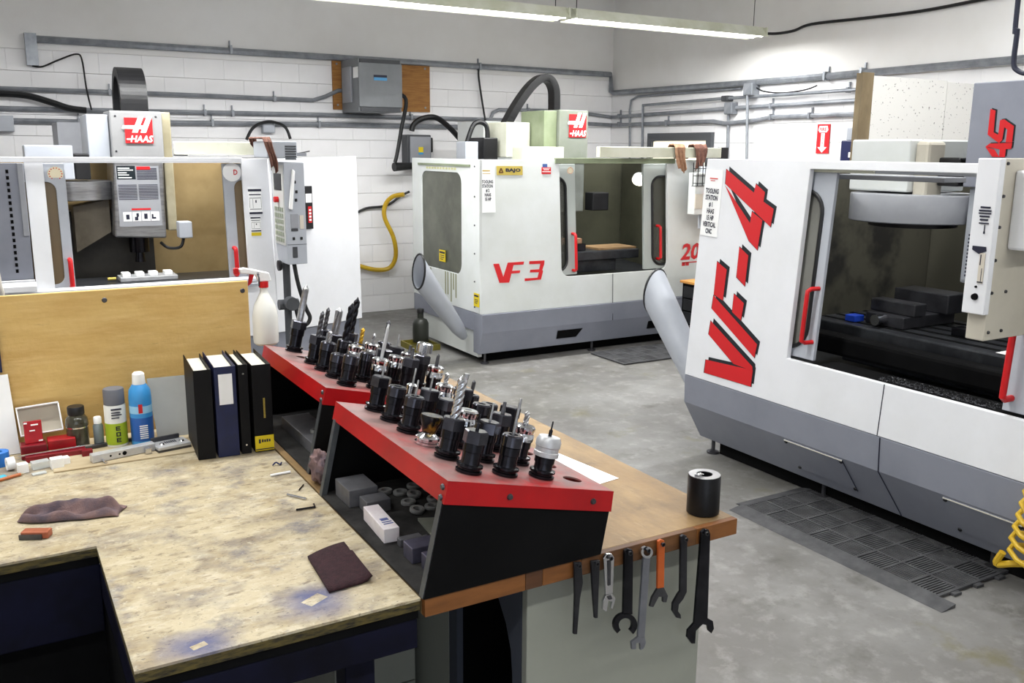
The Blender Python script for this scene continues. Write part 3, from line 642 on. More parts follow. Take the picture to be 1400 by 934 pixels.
# chip chute tube
def chute(parent, base, mouth, r0, r1, cut):
    base, mouth = Vector(base), Vector(mouth); ax = (mouth-base).normalized(); n = 28
    u = ax.orthogonal().normalized(); w_ = ax.cross(u); cut = Vector(cut).normalized(); vs = []; fs = []
    def end(r, k, inn): # point on the slanted mouth plane
        a = 2*PI*k/n; q = (u*math.cos(a)+w_*math.sin(a))*r
        return mouth+q-ax*(q.dot(cut)/ax.dot(cut))
    for k in range(n):
        a = 2*PI*k/n; vs.append(base+(u*math.cos(a)+w_*math.sin(a))*r0)
    for k in range(n): vs.append(end(r1, k, 0))
    for k in range(n): vs.append(end(r1-.012, k, 1))
    for k in range(n):
        a = 2*PI*k/n; vs.append(base+ax*.1+(u*math.cos(a)+w_*math.sin(a))*(r0-.012))
    for j in range(3):
        for k in range(n): fs.append((j*n+k, j*n+(k+1) % n, (j+1)*n+(k+1) % n, (j+1)*n+k))
    fs.append(tuple(range(3*n, 4*n)))
    ch = MB().add(vs, fs, True).obj('chip_chute', lgrey_m, parent)
    MB().tube([end(r1-.003, k, 0) for k in range(n)], .009, 6, closed=True).obj('chute_rim', black_m, ch)
    MB().tube([base-ax*.0, base-ax*.03, base-ax*.12], [r0, r0*.9, r0*.55], 20).obj('chute_elbow', lgrey_m, ch)
    return ch
chute(A, (4.03, 4.38, .31), (3.99, 4.9, .95), .085, .112, (-.15, 1, .1))
# coil of yellow hose at the foot
t = thing('coiled_hose', 'yellow coiled air hose hanging low on the huge-lettered machine', 'hose', (3.62, 1.95, .2))
P = [Vector((3.62+.07*math.cos(a), 1.93+.10*math.sin(a)*(.6+.4*min(1, k/40)), .55-.006*k+.02*math.sin(a))) for k, a in enumerate([i*2*PI/9 for i in range(55)])]
MB().tube(P, .011, 8).obj('coil', M('yellow_hose', (0, 0, 0)), t)
MB().tube(smooth_path([P[-1], Vector((3.6, 2.0, .22)), Vector((3.58, 2.06, .2)), Vector((3.58, 2.04, .26))], 5), .015, 8).obj('hose_end', M('yellow_hose', (0, 0, 0)), t)
MB().tube(smooth_path([P[0], Vector((3.66, 1.9, .7)), Vector((3.70, 1.8, .74)), Vector((3.715, 1.8, .7))], 5), .011, 8).obj('hose_lead', M('yellow_hose', (0, 0, 0)), t)
# control pendant
t = thing('control_pendant', 'white and beige control pendant hanging in front of huge-lettered machine doors', 'control panel', (3.4, 2.1, 1.17))
bx('edge_housing', white_m, t, 3.385, 3.42, 2.125, 2.22, 1.275, 1.885, .004)
bx('back_sheet', beige_m, t, 3.421, 3.725, 2.135, 2.215, 1.165, 1.885, .004)
bx('side_box', white_m, t, 3.50, 3.70, 2.05, 2.134, 1.53, 1.84, .01)
for x, z in ((3.445, 1.865), (3.44, 1.74), (3.437, 1.62), (3.435, 1.49), (3.437, 1.36), (3.53, 1.36), (3.53, 1.2), (3.445, 1.2)): MB().lathe([(.007, 0), (.006, .006)], (x, 2.135, z), (0, -1, 0), 10).obj('bolt', darksteel_m, t)
MB().box(3.726, 3.9, 2.14, 2.21, 1.8605, 1.884).obj('hanger_arm', cream_m, t, .003)
X_ = 3.3845
fl = sign(t, 'disk_drive', (X_, 2.165, 1.4), (0, -.022, 0), (0, 0, .12), M('drive_bezel', (206, 198, 184), rough=.5), .004)
lines(fl, (X_-.001, 2.165, 1.4), (0, -.022, 0), (0, 0, .12), [(.02, .06, 0, 1), (.6, .95, .15, .35), (.05, .5, .6, .72)])
lines(t, (X_, 2.19, 1.55), (0, -.05, 0), (0, 0, .16), [(.9, .94, .1, .9), (.82, .86, 0, 1), (.76, .79, 0, 1), (.68, .72, .1, .9), (.6, .64, .15, .8), (.52, .55, .1, .9), (.28, .34, .55, .65), (.34, .5, .58, .62)], name='instruction_print')
mb = MB(); s_ = [(2.2, 1.545), (2.145, 1.545), (2.142, 1.528), (2.17, 1.515), (2.2, 1.53)]; mb.loop([(X_, y, z) for y, z in s_], [(X_-.004, y, z) for y, z in s_]); mb.obj('arrow_mark', ink_m, t)
MB().lathe([(.014, 0), (.012, .01)], (X_, 2.168, 1.345), (-1, 0, 0), 12).obj('knob', blackmat_m, t)
MB().lathe([(.005, 0), (.004, .006)], (X_, 2.168, 1.385), (-1, 0, 0), 8).obj('indicator', blackmat_m, t)

# ================================================================== middle machine (front faces -Y)
def m3(u, v, d): return Vector((u, 7.0+max(0, v-.47)*.074+d, v))
Bm = thing('machining_center', 'white machining center with small red lettering standing near room corner', 'machine', (5.0, 7.9, 0), 'white machining centers')
XA, XB_ = 3.74, 6.32
MB().prism([(6.985, .467), (6.985, .30), (7.04, .10), (7.15, .10), (7.15, .467)], 'x', XA, XB_).obj('base_skirt', grey_m, Bm, .004)
MB().box(XA, XA+.03, 7.15, 8.46, .30, .467).obj('skirt_end', grey_m, Bm, .004)
MB().box(XA+.02, XA+.06, 7.1, 8.4, .06, .298).obj('base_side', white3_m, Bm)
MB().box(4.0, 6.2, 7.3, 8.4, .003, .46).box(3.88, 6.24, 7.16, 7.299, .003, .09).obj('base_casting', blackmat_m, Bm)  # low front box is a black filler for the shade under the skirt
for x in (3.82, 5.0, 6.2): leveling_foot(Bm, x, 7.08, .12)
for xa, xb in ((4.55, 4.83), (5.62, 5.9)):
    yy = lambda z: 6.985+(.30-z)*.275-.002
    L_ = [(xa, yy(.25), .25), (xb, yy(.25), .25), (xb-.06, yy(.17), .17), (xa, yy(.17), .17)]
    MB().loop(L_, [Vector(p)+Vector((0, -.006, 0)) for p in L_]).obj('drain_slot', blackmat_m, Bm)
fp = MB(); ring_plate(fp, (XA, XB_, .47, 1.82), (4.60, 5.86, .75, 1.785), [.09, .09, 0, 0], m3, 0, .03); fp = fp.obj('front_panel', white3_m, Bm, .003)
MB().obox(m3(5.17, .3, -.018), (.006, 0, 0), m3(5.17, .75, -.0)-m3(5.17, .3, -.0), (0, .002, 0)).obj('seam', dgrey_m, fp)
bx('header_rail', green_m, Bm, 4.55, 5.95, 7.085, 7.11, 1.785, 1.835, .003)
# left side panel with rounded window
ms = lambda u, v, d: Vector((XA-.001+d, u, v))
sp_ = MB(); ring_plate(sp_, (7.035, 8.46, .47, 1.82), (7.38, 8.24, .78, 1.70), [.1, .06, .1, .1], ms, 0, .03); sp_ = sp_.obj('side_panel', white3_m, Bm, .003)
sheet(MB(), rrect(7.37, 8.25, .77, 1.71, .1), ms, .012, .018).obj('side_window', M('dull_side_glass', (92, 94, 82), (66, 68, 58), 1.6, .25), sp_)
for z in (1.76, 1.5, 1.25, 1.0, .75, .52): MB().lathe([(.009, 0), (.007, .006)], (XA-.001, 7.12, z), (-1, 0, 0), 8).obj('bolt', darksteel_m, sp_)
sign(Bm, 'caution_label', (XA-.003, 7.84, .86), (0, -.13, 0), (0, 0, .11), yellow_m); sign(Bm, 'caution_label', (XA-.003, 7.13, .53), (0, -.1, 0), (0, 0, .12), yellow_m)
lines(Bm, (XA-.0045, 7.83, .87), (0, -.11, 0), (0, 0, .09), [(.75, .95, 0, 1), (.5, .58, .1, .9), (.3, .38, .1, .9), (.1, .18, .1, .7)], name='label_print', thick=.003)
lines(Bm, (XA-.0045, 7.12, .54), (0, -.08, 0), (0, 0, .1), [(.8, .95, 0, 1), (.5, .56, .1, .9), (.35, .41, .1, .9), (.2, .26, .1, .7)], name='label_print', thick=.003)
drip_m = M('oily_streak', (138, 140, 108), rough=.4)
for y, z0 in ((8.1, .53), (8.05, .6), (7.72, .5), (7.67, .56), (7.6, .5), (7.55, .62), (7.5, .55)): MB().box(XA-.0025, XA-.0012, y-.018, y+.006, z0, .775).obj('coolant_streak', drip_m, sp_)
bx('door_track', green_m, Bm, XA-.012, XA-.002, 7.2, 8.3, 1.755, 1.775)
mb = MB()
for k in range(11): mb.box(XA-.004, XA-.0015, 7.48+k*.06, 7.52+k*.06, 1.722, 1.742)
mb.obj('label_strip', M('old_label', (196, 194, 140), rough=.6), sp_)
bx('inner_side', olive_m, Bm, XB_-.055, XB_-.035, 7.14, 8.37, .6, 1.77); bx('inner_side', olive_m, Bm, XA+.035, XA+.048, 7.14, 8.37, .72, 1.77); bx('side_panel', white3_m, Bm, XB_-.03, XB_, 7.13, 8.46, .47, 1.80); bx('rear_panel', olive_m, Bm, XA+.03, XB_-.03, 8.43, 8.46, .47, 1.80)
# interior
bx('inner_back', olive_m, Bm, XA+.05, XB_-.05, 8.38, 8.42, .6, 1.78)
MB().add([(XA+.05, 7.12, .62), (XB_-.05, 7.12, .62), (XB_-.05, 8.37, .7), (XA+.05, 8.37, .7), (XA+.05, 7.12, .6), (XB_-.05, 7.12, .6), (XB_-.05, 8.37, .68), (XA+.05, 8.37, .68)], [(0, 1, 2, 3), (7, 6, 5, 4), (0, 4, 5, 1), (1, 5, 6, 2), (2, 6, 7, 3), (3, 7, 4, 0)]).obj('chip_tray', tabledark_m, Bm)
MB().box(4.4, 5.75, 7.35, 7.75, .84, .93).box(4.7, 5.5, 7.4, 7.7, .72, .84).obj('table', tabledark_m, Bm, .008)
for k, (x0, x1) in enumerate(((4.95, 5.3), (5.36, 5.85))): pass
tag(bx('wood_block', M('greyed_wood', (140, 112, 78), (116, 92, 62), 5, .6), None, 5.28, 5.75, 7.4, 7.72, .932, .95), 'flat wooden board on the corner machine table', 'board')
v = thing('machine_vise', 'black vise with brown jaw pad inside corner machine', 'vise', (5.0, 7.55, .932))
bx('vise_body', blackox_m, v, 4.86, 5.14, 7.42, 7.72, .932, 1.0, .006); bx('fixed_jaw', blackox_m, v, 4.9, 5.1, 7.6, 7.72, 1.001, 1.07, .006); bx('jaw_pad', ragtan_m, v, 4.88, 5.12, 7.46, 7.58, 1.001, 1.05, .004)
# doors
def door3(x0, x1, h0, h1):
    d = MB(); ring_plate(d, (x0, x1, .76, 1.78), (h0, h1, .80, 1.66), .1, m3, .045, .075); d = d.obj('door', M('door_greygreen', (170, 176, 172), rough=.42), Bm, .003)
    sheet(MB(), rrect(h0-.004, h1+.004, .796, 1.664, .1), m3, .057, .063).obj('door_glass', glass_m, d)
    MB().tube([m3(u, v_, .04) for u, v_ in rrect(h0, h1, .80, 1.66, .1)], .012, 8, closed=True).obj('gasket', black_m, d); return d
d = door3(4.15, 4.80, 4.25, 4.69); grip(d, m3(4.755, .80, .045), m3(4.755, 1.14, .045), (0, -.06, 0), .014); decal_ring(d, m3(4.745, 1.72, .044), (1, 0, 0), (0, -.074, 1), .035)
d = door3(5.60, 6.28, 5.70, 6.18); grip(d, m3(5.76, .86, .045), m3(5.76, 1.18, .045), (0, -.06, 0), .014)
# work lamp
l_ = MB().lathe([(.02, -.08), (.04, -.07), (.07, -.03), (.076, 0)], (5.72, 7.35, 1.62), (-.55, -.6, -.55), 20).obj('work_lamp', white3_m, Bm)
MB().lathe([(.068, .0), (.068, .004)], (5.72, 7.35, 1.62), (-.55, -.6, -.55), 20).obj('lamp_lens', lamp_m, l_)
# head, column, carrier
MB().box(4.93, 5.27, 7.62, 7.95, 1.80, 2.29).obj('head_cover', M('head_greygreen', (126, 130, 122), (112, 118, 104), 2, .42), Bm, .008)
MB().box(4.78, 4.928, 7.66, 8.1, 1.80, 2.28).obj('head_side_cover', green_m, Bm, .006)
MB().box(4.98, 5.25, 7.64, 8.0, 1.30, 1.795).obj('spindle_head', M('oily_casting', (112, 116, 112), (92, 96, 90), 3, .4), Bm, .01)
MB().cyl((5.11, 7.82, 1.05), (5.11, 7.82, 1.30), .07, .085).cyl((5.11, 7.82, .98), (5.11, 7.82, 1.05), .04).obj('spindle', blackox_m, Bm)
bx('coolant_box', black_m, Bm, 5.32, 5.52, 7.58, 7.72, 1.31, 1.49, .008)
bx('column', white3_m, Bm, 4.62, 5.3, 8.6, 9.2, 0, 2.2)
MB().box(4.5, 4.77, 7.9, 8.35, 1.83, 2.17).obj('gear_housing', cream_m, Bm, .01)
MB().box(4.42, 4.88, 7.45, 7.65, 1.80, 1.935).obj('drive_cover', cream_m, Bm, .006)
MB().box(4.1, 4.24, 8.0, 8.2, 1.79, 1.98).obj('cable_box', lgrey_m, Bm, .006); bx('valve_block', black_m, Bm, 4.3, 4.46, 8.0, 8.3, 1.80, 2.02, .01)
MB().tube(smooth_path([(4.16, 8.1, 1.95), (4.25, 8.1, 2.15), (4.38, 8.1, 2.14), (4.4, 8.1, 1.95)], 6), .025, 8).obj('hose', wire_m, Bm)
carrier(Bm, [(4.72, 8.3, 2.16), (4.85, 8.3, 2.36), (5.0, 8.3, 2.54), (5.13, 8.3, 2.63), (5.23, 8.3, 2.62), (5.29, 8.3, 2.53), (5.3, 8.3, 2.4), (5.3, 8.3, 2.28)], .12, .075, (0, 1, 0))
logo(Bm, (5.04, 7.615, 2.03), (.2, 0, 0), (0, 0, .22))
# lettering
n3 = Vector((0, -1, .074)).normalized(); c_ = lambda x, y: (540+x/3.892, 260+y/3.892)
VP3 = lambda px, py: on_plane(px, py, m3(4, 1, -.001), n3)
mb = MB()
for g in ([(523, 393), (553, 391), (576, 462), (600, 386), (634, 384), (607, 492), (556, 494)], [(634, 384), (686, 380), (683, 396), (628, 399)], [(622, 430), (666, 427), (663, 441), (619, 444)],
          [(715, 378), (795, 374), (793, 396), (783, 424), (787, 432), (776, 476), (690, 484), (690, 470), (758, 466), (766, 437), (717, 438), (720, 424), (767, 421), (774, 392), (714, 394)]):
    poly_px(mb, [c_(*p) for p in g], VP3, .003)
mb.obj('model_lettering', redletter_m, Bm)
o_ = VP3(657, 291); r_ = VP3(677.5, 290.5)-o_; u_ = VP3(655, 226)-o_
sg = sign(Bm, 'station_sign', o_, r_, u_, whitevinyl_m); text('sign_lettering', 'TOOLING\nSTATION\n# 2\nHAAS\n15 HP', o_+r_*.12+u_*.25, r_*.76, u_*.44, ink_m, sg, thick=.0045, bold=.04)
lines(sg, o_, r_, u_, [(.87, .9, .2, .7), (.82, .835, .2, .72)], M('tan_mark', (190, 160, 90)), 'sign_mark', .004)
o_ = VP3(679, 239.5); r_ = VP3(714.5, 239.5)-o_; u_ = VP3(678.7, 227)-o_
sg = sign(Bm, 'name_plate', o_, r_, u_, gold_m); text('plate_lettering', 'BAJO', o_+r_*.34+u_*.25, r_*.58, u_*.5, ink_m, sg, thick=.0045, bold=.05)
mb = MB(); q = lambda u, v_: o_+r_*u+u_*v_+n3*.003
for s_ in ([(.08, .22), (.25, .22), (.25, .36), (.08, .36)], [(.08, .36), (.13, .36), (.19, .7), (.14, .78)], [(.2, .36), (.25, .36), (.19, .78), (.14, .7)]): mb.loop([q(*p) for p in s_], [q(*p)+n3*.0015 for p in s_])
mb.obj('plate_mark', M('brown_ink', (96, 62, 20)), sg)
o_ = VP3(740.5, 238); r_ = VP3(753, 238)-o_; u_ = VP3(740.5, 223)-o_
sg = sign(Bm, 'flag_sticker', o_, r_, u_*.62, redletter_m); MB().obox(o_+u_*.62+r_*.1, r_*.5, u_*.3, n3*.003).obj('sticker_canton', M('sticker_blue', (60, 90, 150)), sg)
lines(sg, o_, r_, u_, [(.18, .24, .05, .95), (.36, .42, .2, .8), (.5, .54, .1, .9)], whitevinyl_m, 'sticker_stripes', .004)
text('number_lettering', '20', m3(6.02, .83, -.002), (.24, 0, 0), (.03, 0, .17), redletter_m, Bm, bold=.03)
lines(Bm, m3(6.04, .77, -.002), (.2, 0, 0), (0, 0, .04), [(.1, .9, 0, .2), (.1, .9, .25, .45), (.8, 1.05, 0, 1)], redletter_m, 'number_print', .002)
chute(Bm, (3.64, 7.26, .31), (3.2, 7.13, .87), .065, .105, (-1, -.1, .05))
# boom arm + pendant of the middle machine
t = thing('pendant_boom', 'long cream boom beam above the corner machine doorway', 'beam', (5.7, 7.2, 1.84))
MB().box(4.98, 6.47, 7.0, 7.06, 1.842, 1.94).obj('beam', cream_m, t, .004); bx('end_cap', black_m, t, 6.471, 6.56, 6.995, 7.065, 1.835, 1.945, .004); bx('slide_mount', dgrey_m, t, 5.3, 5.6, 7.061, 7.3, 1.842, 1.9)
t = thing('control_pendant', 'grey control pendant with wire basket hanging beside corner machine', 'control panel', (6.1, 6.9, 1.1))
bx('housing', lgrey_m, t, 6.14, 6.46, 6.78, 6.93, 1.15, 1.76, .008); bx('screen_side', white3_m, t, 5.99, 6.138, 6.82, 6.92, 1.3, 1.7, .006)
mb = MB()
for z in (1.6, 1.67, 1.74): mb.box(5.94, 6.1, 6.80, 6.806, z, z+.006)
for x in (5.94, 6.0, 6.06, 6.094): mb.box(x, x+.006, 6.80, 6.806, 1.58, 1.8)
mb.box(5.94, 6.1, 6.8, 6.819, 1.575, 1.58).obj('wire_basket', black_m, t)
MB().box(6.34, 6.42, 6.86, 6.93, 1.761, 1.841).box(6.34, 6.42, 6.931, 7.03, 1.8, 1.841).obj('hanger', black_m, t); bx('button_box', M('drive_bezel', (0, 0, 0)), t, 5.99, 6.08, 6.805, 6.819, 1.36, 1.5)
MB().cyl((6.12, 6.82, 1.5), (6.12, 6.78, 1.5), .02).obj('stop_button', red_m, t)
hang_rag('shop_rag', 'brown shop rag hanging over boom beam nearer the light', (5.93, 7.03, 1.945), .13, .22, .085, ragtan_m, (0, -1, 0), .075, 1)
hang_rag('shop_rag', 'brown shop rag hanging at black capped end of boom', (6.16, 7.03, 1.945), .16, .2, .085, rag_m, (0, -1, 0), .075, 4)
# ================================================================== left machine (front faces -Y)
C1 = thing('machining_center', 'white machining center behind the plywood backboard with open tan interior', 'machine', (1.0, 7.9, 0), 'white machining centers')
fp = MB(); ring_plate(fp, (.27, 1.93, .47, 1.82), (.385, 1.73, .90, 1.79), 0, m3, 0, .03); fp.obj('front_panel', white_m, C1, .003)
MB().box(-.9, .265, 7.02, 7.05, .47, 1.0).obj('lower_panel', white_m, C1, .003)
MB().box(-.9, 1.93, 7.03, 7.2, .10, .465).obj('base_skirt', grey_m, C1, .004)
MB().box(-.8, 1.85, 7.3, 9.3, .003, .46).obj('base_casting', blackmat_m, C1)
for x in (-.6, .6, 1.8): leveling_foot(C1, x, 7.1, .12)
MB().tube([m3(-.5, .915, -.03), m3(1.78, .915, -.03)], .02, 10).obj('sill_rail', white_m, C1); bx('sill_lip', lgrey_m, C1, -.5, 1.78, 6.955, 6.995, .862, .885)
bx('header_rail', white_m, C1, -.9, 1.73, 7.075, 7.093, 1.795, 1.83, .003)
# slotted grey panel at the left
sl = bx('slotted_panel', grey_m, C1, -.9, .262, 7.06, 7.09, 1.0, 1.79, .003)
mb = MB()
for k in range(17): mb.box(.155, .172, 7.055, 7.0598, 1.05+k*.042, 1.074+k*.042)
mb.obj('slots', blackmat_m, sl)
bx('guard_strip', mgrey_m, C1, .225, .262, 7.04, 7.059, 1.3, 1.79, .003)
br = MB().prism([(7.0, .99), (7.0, .96), (6.93, .93), (6.93, .97)], 'x', .02, .27).obj('shelf_bracket', white_m, C1, .003)
bx('shelf_recess', blackmat_m, C1, .03, .25, 6.996, 7.0, .885, .955)
cl = MB().tube(smooth_path([(.02, 6.9, 1.45), (.035, 6.88, 1.2), (.05, 6.87, 1.0), (.06, 6.88, .93), (.04, 6.9, .9)], 5), .014, 8).obj('wiper_arm', M('clear_plastic', (206, 200, 190), rough=.25), C1)
bx('wiper_block', mgrey_m, cl, -.08, .028, 6.86, 6.92, .88, .95, .006)
# doors
def door1(x0, x1, h0, h1):
    d = MB(); ring_plate(d, (x0, x1, .91, 1.785), (h0, h1, .95, 1.66), .06, m3, .045, .075); d = d.obj('door', grey_m if 0 else lgrey_m, C1, .003)
    sheet(MB(), rrect(h0-.004, h1+.004, .946, 1.664, .06), m3, .057, .063).obj('door_glass', tint_m, d); return d
d = door1(-.2, .52, -.12, .455); grip(d, m3(.495, .93, .045), m3(.495, 1.12, .045), (0, -.06, 0), .016); decal_ring(d, m3(.46, 1.715, .044), (1, 0, 0), (0, -.074, 1), .05)
d = door1(1.595, 1.92, 1.675, 1.88); grip(d, m3(1.64, .95, .045), m3(1.64, 1.15, .045), (0, -.06, 0), .016)
MB().lathe([(.07, 0), (.07, .003)], m3(1.665, 1.72, .042), (0, -1, .074), 20).obj('round_sticker', whitevinyl_m, d)
text('sticker_lettering', 'D', m3(1.675, 1.70, .038), (.03, 0, 0), (0, 0, .04), redletter_m, d, bold=.02)
# interior
bx('inner_back', tan_m, C1, -.8, 1.9, 8.3, 8.34, .6, 1.78); bx('inner_side', tan_m, C1, 1.86, 1.88, 7.13, 8.29, .6, 1.78)
bx('chip_tray', tabledark_m, C1, -.8, 1.85, 7.13, 8.29, .58, .62); bx('way_cover', M('way_steel', (58, 55, 50), (42, 40, 37), 4, .4), C1, .35, 1.2, 8.0, 8.25, .63, 1.4)
MB().box(.45, 1.82, 7.4, 7.85, .80, .885).box(.7, 1.5, 7.45, 7.8, .63, .80).obj('table', tabledark_m, C1, .008)
v = thing('machine_vise', 'bright steel fixture plate with small clamps on left machine table', 'fixture', (1.07, 7.55, .887))
bx('plate', alu_m, v, .86, 1.28, 7.46, 7.66, .887, .92, .004)
for x in (.88, .98, 1.08, 1.19): bx('clamp', whitevinyl_m, v, x, x+.06, 7.5, 7.6, .9205, .95, .004)
MB().cyl((.84, 7.56, .905), (.78, 7.56, .905), .012).obj('stud', gold_m, v)
# head and column
MB().box(.89, 1.265, 7.6, 8.0, 1.80, 2.17).obj('head_cover', M('head_grey', (146, 146, 147), (132, 132, 133), 2, .4), C1, .012)
MB().box(.735, .885, 7.66, 8.15, 1.80, 2.14).obj('head_side_cover', lgrey_m, C1, .006); bx('motor_cover', M('motor_tan', (168, 160, 136), (146, 138, 112), 3, .45), C1, 1.27, 1.34, 7.68, 8.1, 1.25, 2.17, .008)
MB().prism([(.86, 1.22), (1.235, 1.20), (1.25, 1.795), (.89, 1.795)], 'y', 7.58, 7.99).obj('spindle_head', steel_m, C1, .012)
MB().prism([(.6, 1.1), (.855, 1.25), (.855, 1.5), (.6, 1.45)], 'y', 7.75, 7.99).obj('head_casting', M('warm_grey_casting', (120, 112, 98), (96, 88, 74), 3, .45), C1)
MB().cyl((1.06, 7.8, 1.08), (1.06, 7.8, 1.2), .075).cyl((1.06, 7.8, 1.0), (1.06, 7.8, 1.08), .04, .03).obj('spindle', blackox_m, C1)
bx('column', mgrey_m, C1, .6, 1.3, 8.6, 9.2, .5, 2.1)
sp_ = sign(C1, 'spec_plate', (.9, 7.578, 1.3), (.31, 0, 0), (0, 0, .46), M('plate_silver', (170, 172, 178), rough=.35, metal=.4))
o_, r_, u_ = (.9, 7.578, 1.3), (.31, 0, 0), (0, 0, .46)
sg = lines(sp_, o_, r_, u_, [(.78, 1.0, .02, .45)], blk_letter_m, 'black_print_block', .004)
lines(sp_, o_, r_, u_, [(.955, .97, .05, .32), (.925, .94, .05, .4), (.88, .895, .05, .25), (.845, .86, .05, .3), (.8, .815, .05, .36)], whitevinyl_m, 'white_print', .005)
lines(sp_, o_, r_, u_, [(.95-.022*k, .962-.022*k, .48, .95) for k in range(9)]+[(.68-.026*k, .692-.026*k, .03, .46) for k in range(10)]+[(.68-.026*k, .692-.026*k, .5, .95) for k in range(10)], ink_m, 'small_print', .004)
lines(sp_, o_, r_, u_, [(.94, .99, .48, .8), (.27, .3, .3, .75)], redletter_m, 'red_print', .0045)
for k in range(4): MB().obox(Vector(o_)+Vector((.03+.067*k, -.003, .04)), (.06, 0, 0), (0, 0, .07), (0, -.002, 0)).obj('pictogram_panel', whitevinyl_m, sp_)
for rw in ([(.12, .2, .16, .24)], [(.1, .16, .36, .44), (.159, .22, .4, .46)], [(.12, .21, .58, .66)], [(.12, .2, .76, .8), (.12, .15, .799, .86)]): lines(sp_, o_, r_, u_, rw, ink_m, 'pictogram', .006)
bx('coolant_box', lgrey_m, C1, 1.32, 1.42, 7.5, 7.62, 1.2, 1.33, .008)
MB().tube(smooth_path([(1.36, 7.56, 1.2), (1.33, 7.55, 1.13), (1.25, 7.6, 1.12), (1.2, 7.65, 1.16)], 5), .012, 8).obj('coolant_hose', wire_m, C1)
MB().lathe([(.27, 1.5), (.29, 1.505), (.29, 1.64), (.27, 1.645)], (.62, 7.85, 0), n=36).obj('tool_carousel', steel_m, C1)
bx('changer_housing', lgrey_m, C1, .3, .62, 7.6, 7.9, 1.66, 1.91, .008); bx('changer_motor', black_m, C1, .625, .73, 7.6, 7.9, 1.66, 1.85, .008)
carrier(C1, [(1.12, 7.95, 2.17), (1.12, 7.95, 2.3), (1.12, 8.0, 2.42), (1.12, 8.12, 2.49), (1.12, 8.26, 2.47), (1.12, 8.36, 2.36), (1.12, 8.4, 2.2), (1.12, 8.4, 2.1)], .2, .07, (1, 0, 0))
logo(C1, (.99, 7.593, 1.93), (.2, 0, 0), (0, 0, .19))
for x, z in ((.93, 2.13), (1.22, 2.13), (.92, 1.87)): MB().lathe([(.008, 0), (.006, .005)], (x, 7.6, z), (0, -1, 0), 8).obj('bolt', darksteel_m, C1)
# angled wing panel on the right
WA, WD = Vector((1.935, 7.03, 0)), Vector((.80, .30, 0)); WL = WD.length; WD.normalize(); WN = Vector((WD.y, -WD.x, 0))
mw = lambda u, v, d: WA+WD*u-WN*d+Vector((0, 0, v))
wg = sheet(MB(), [(0, .47), (WL+.02, .47), (WL, 1.84), (0, 1.82)], mw, 0, .03).obj('wing_panel', white_m, C1, .004)
sheet(MB(), [(0, .1), (WL, .1), (WL, .465), (0, .465)], mw, .02, .05).obj('wing_base', grey_m, C1)
MB().box(1.9, 2.7, 7.4, 8.6, .47, 1.8).obj('electrical_cabinet', white_m, C1, .004)
bp_ = sheet(MB(), [(.27, 1.27), (.37, 1.27), (.37, 1.61), (.27, 1.61)], mw, -.02, -.001).obj('black_panel', black_m, C1, .004)
sheet(MB(), [(.30, 1.48), (.36, 1.48), (.36, 1.55), (.30, 1.55)], mw, -.023, -.0205).obj('panel_label', whitevinyl_m, bp_)
sheet(MB(), [(.32, 1.32), (.355, 1.32), (.355, 1.45), (.32, 1.45)], mw, -.023, -.0205).obj('panel_label', redletter_m, bp_)
mb = MB()
for k in range(4): sheet(mb, [(.327, 1.335+k*.026), (.348, 1.335+k*.026), (.348, 1.35+k*.026), (.327, 1.35+k*.026)], mw, -.0245, -.023)
mb.obj('label_print', whitevinyl_m, bp_)
MB().tube([mw(.16, 1.845, .015), mw(.45, 1.88, .1)], .005, 6).obj('antenna_rod', wire_m, C1)
# stickers on the right of the opening
for (xa, xb, za, zb), yel in (((1.765, 1.865, 1.40, 1.60), 0), ((1.77, 1.845, 1.27, 1.385), 1)):
    o_ = m3(xa, za, -.001); r_ = Vector((xb-xa, 0, 0)); u_ = m3(xa, zb, 0)-m3(xa, za, 0)
    sg = sign(C1, 'warning_sticker', o_, r_, u_, whitevinyl_m)
    lines(sg, o_, r_, u_, [(.88, .97, 0, 1), (.74, .78, .05, .95), (.2, .22, .05, .95), (.62, .64, .05, .95), (.02, .1, 0, 1), (.25, .6, .05, .07), (.25, .6, .3, .32), (.25, .6, .93, .95), (.45, .55, .5, .6)], ink_m, 'sticker_print', .0035)
    if yel: sign(sg, 'yellow_strip', o_-Vector((0, 0, .03)), r_, (0, 0, .025), yellow_m)
# boom, pendant head unit and pendant of the left machine
t = thing('pendant_boom', 'cream boom beam reaching across the left machine', 'beam', (1.5, 7.15, 1.85))
MB().box(1.26, 1.90, 7.12, 7.18, 1.85, 1.945).obj('beam', cream_m, t, .004); MB().box(1.28, 1.36, 7.185, 7.3, 1.84, 1.93).obj('slide_mount', dgrey_m, t)
t = thing('control_pendant', 'grey control pendant standing right of the left machine opening', 'control panel', (1.98, 6.7, 0))
MB().box(1.80, 2.02, 6.62, 7.0, 1.83, 1.95).box(1.905, 1.98, 7.001, 7.2, 1.85, 1.93).obj('drive_unit', lgrey_m, t, .01)
mb = MB()
for k in range(6): mb.box(1.93, 2.01, 6.612, 6.6195, 1.82+k*.018, 1.83+k*.018)
mb.obj('vent_louver', dgrey_m, t); bx('side_stub', mgrey_m, t, 2.022, 2.1, 6.66, 6.74, 1.845, 1.87)
MB().prism([(6.6, 1.06), (6.6, 1.80), (6.9, 1.80), (6.9, 1.2), (6.84, 1.06)], 'x', 1.91, 2.06).obj('housing', lgrey_m, t, .006)
bx('keypad_face', M('keypad', (206, 206, 202), rough=.5), t, 1.903, 1.9095, 6.62, 6.88, 1.2, 1.78)
mb = MB()
for i in range(4):
    for j in range(6): mb.box(1.897, 1.903, 6.64+i*.055, 6.68+i*.055, 1.22+j*.045, 1.25+j*.045)
mb.obj('keypad_keys', M('keys', (150, 156, 140), rough=.5), t)
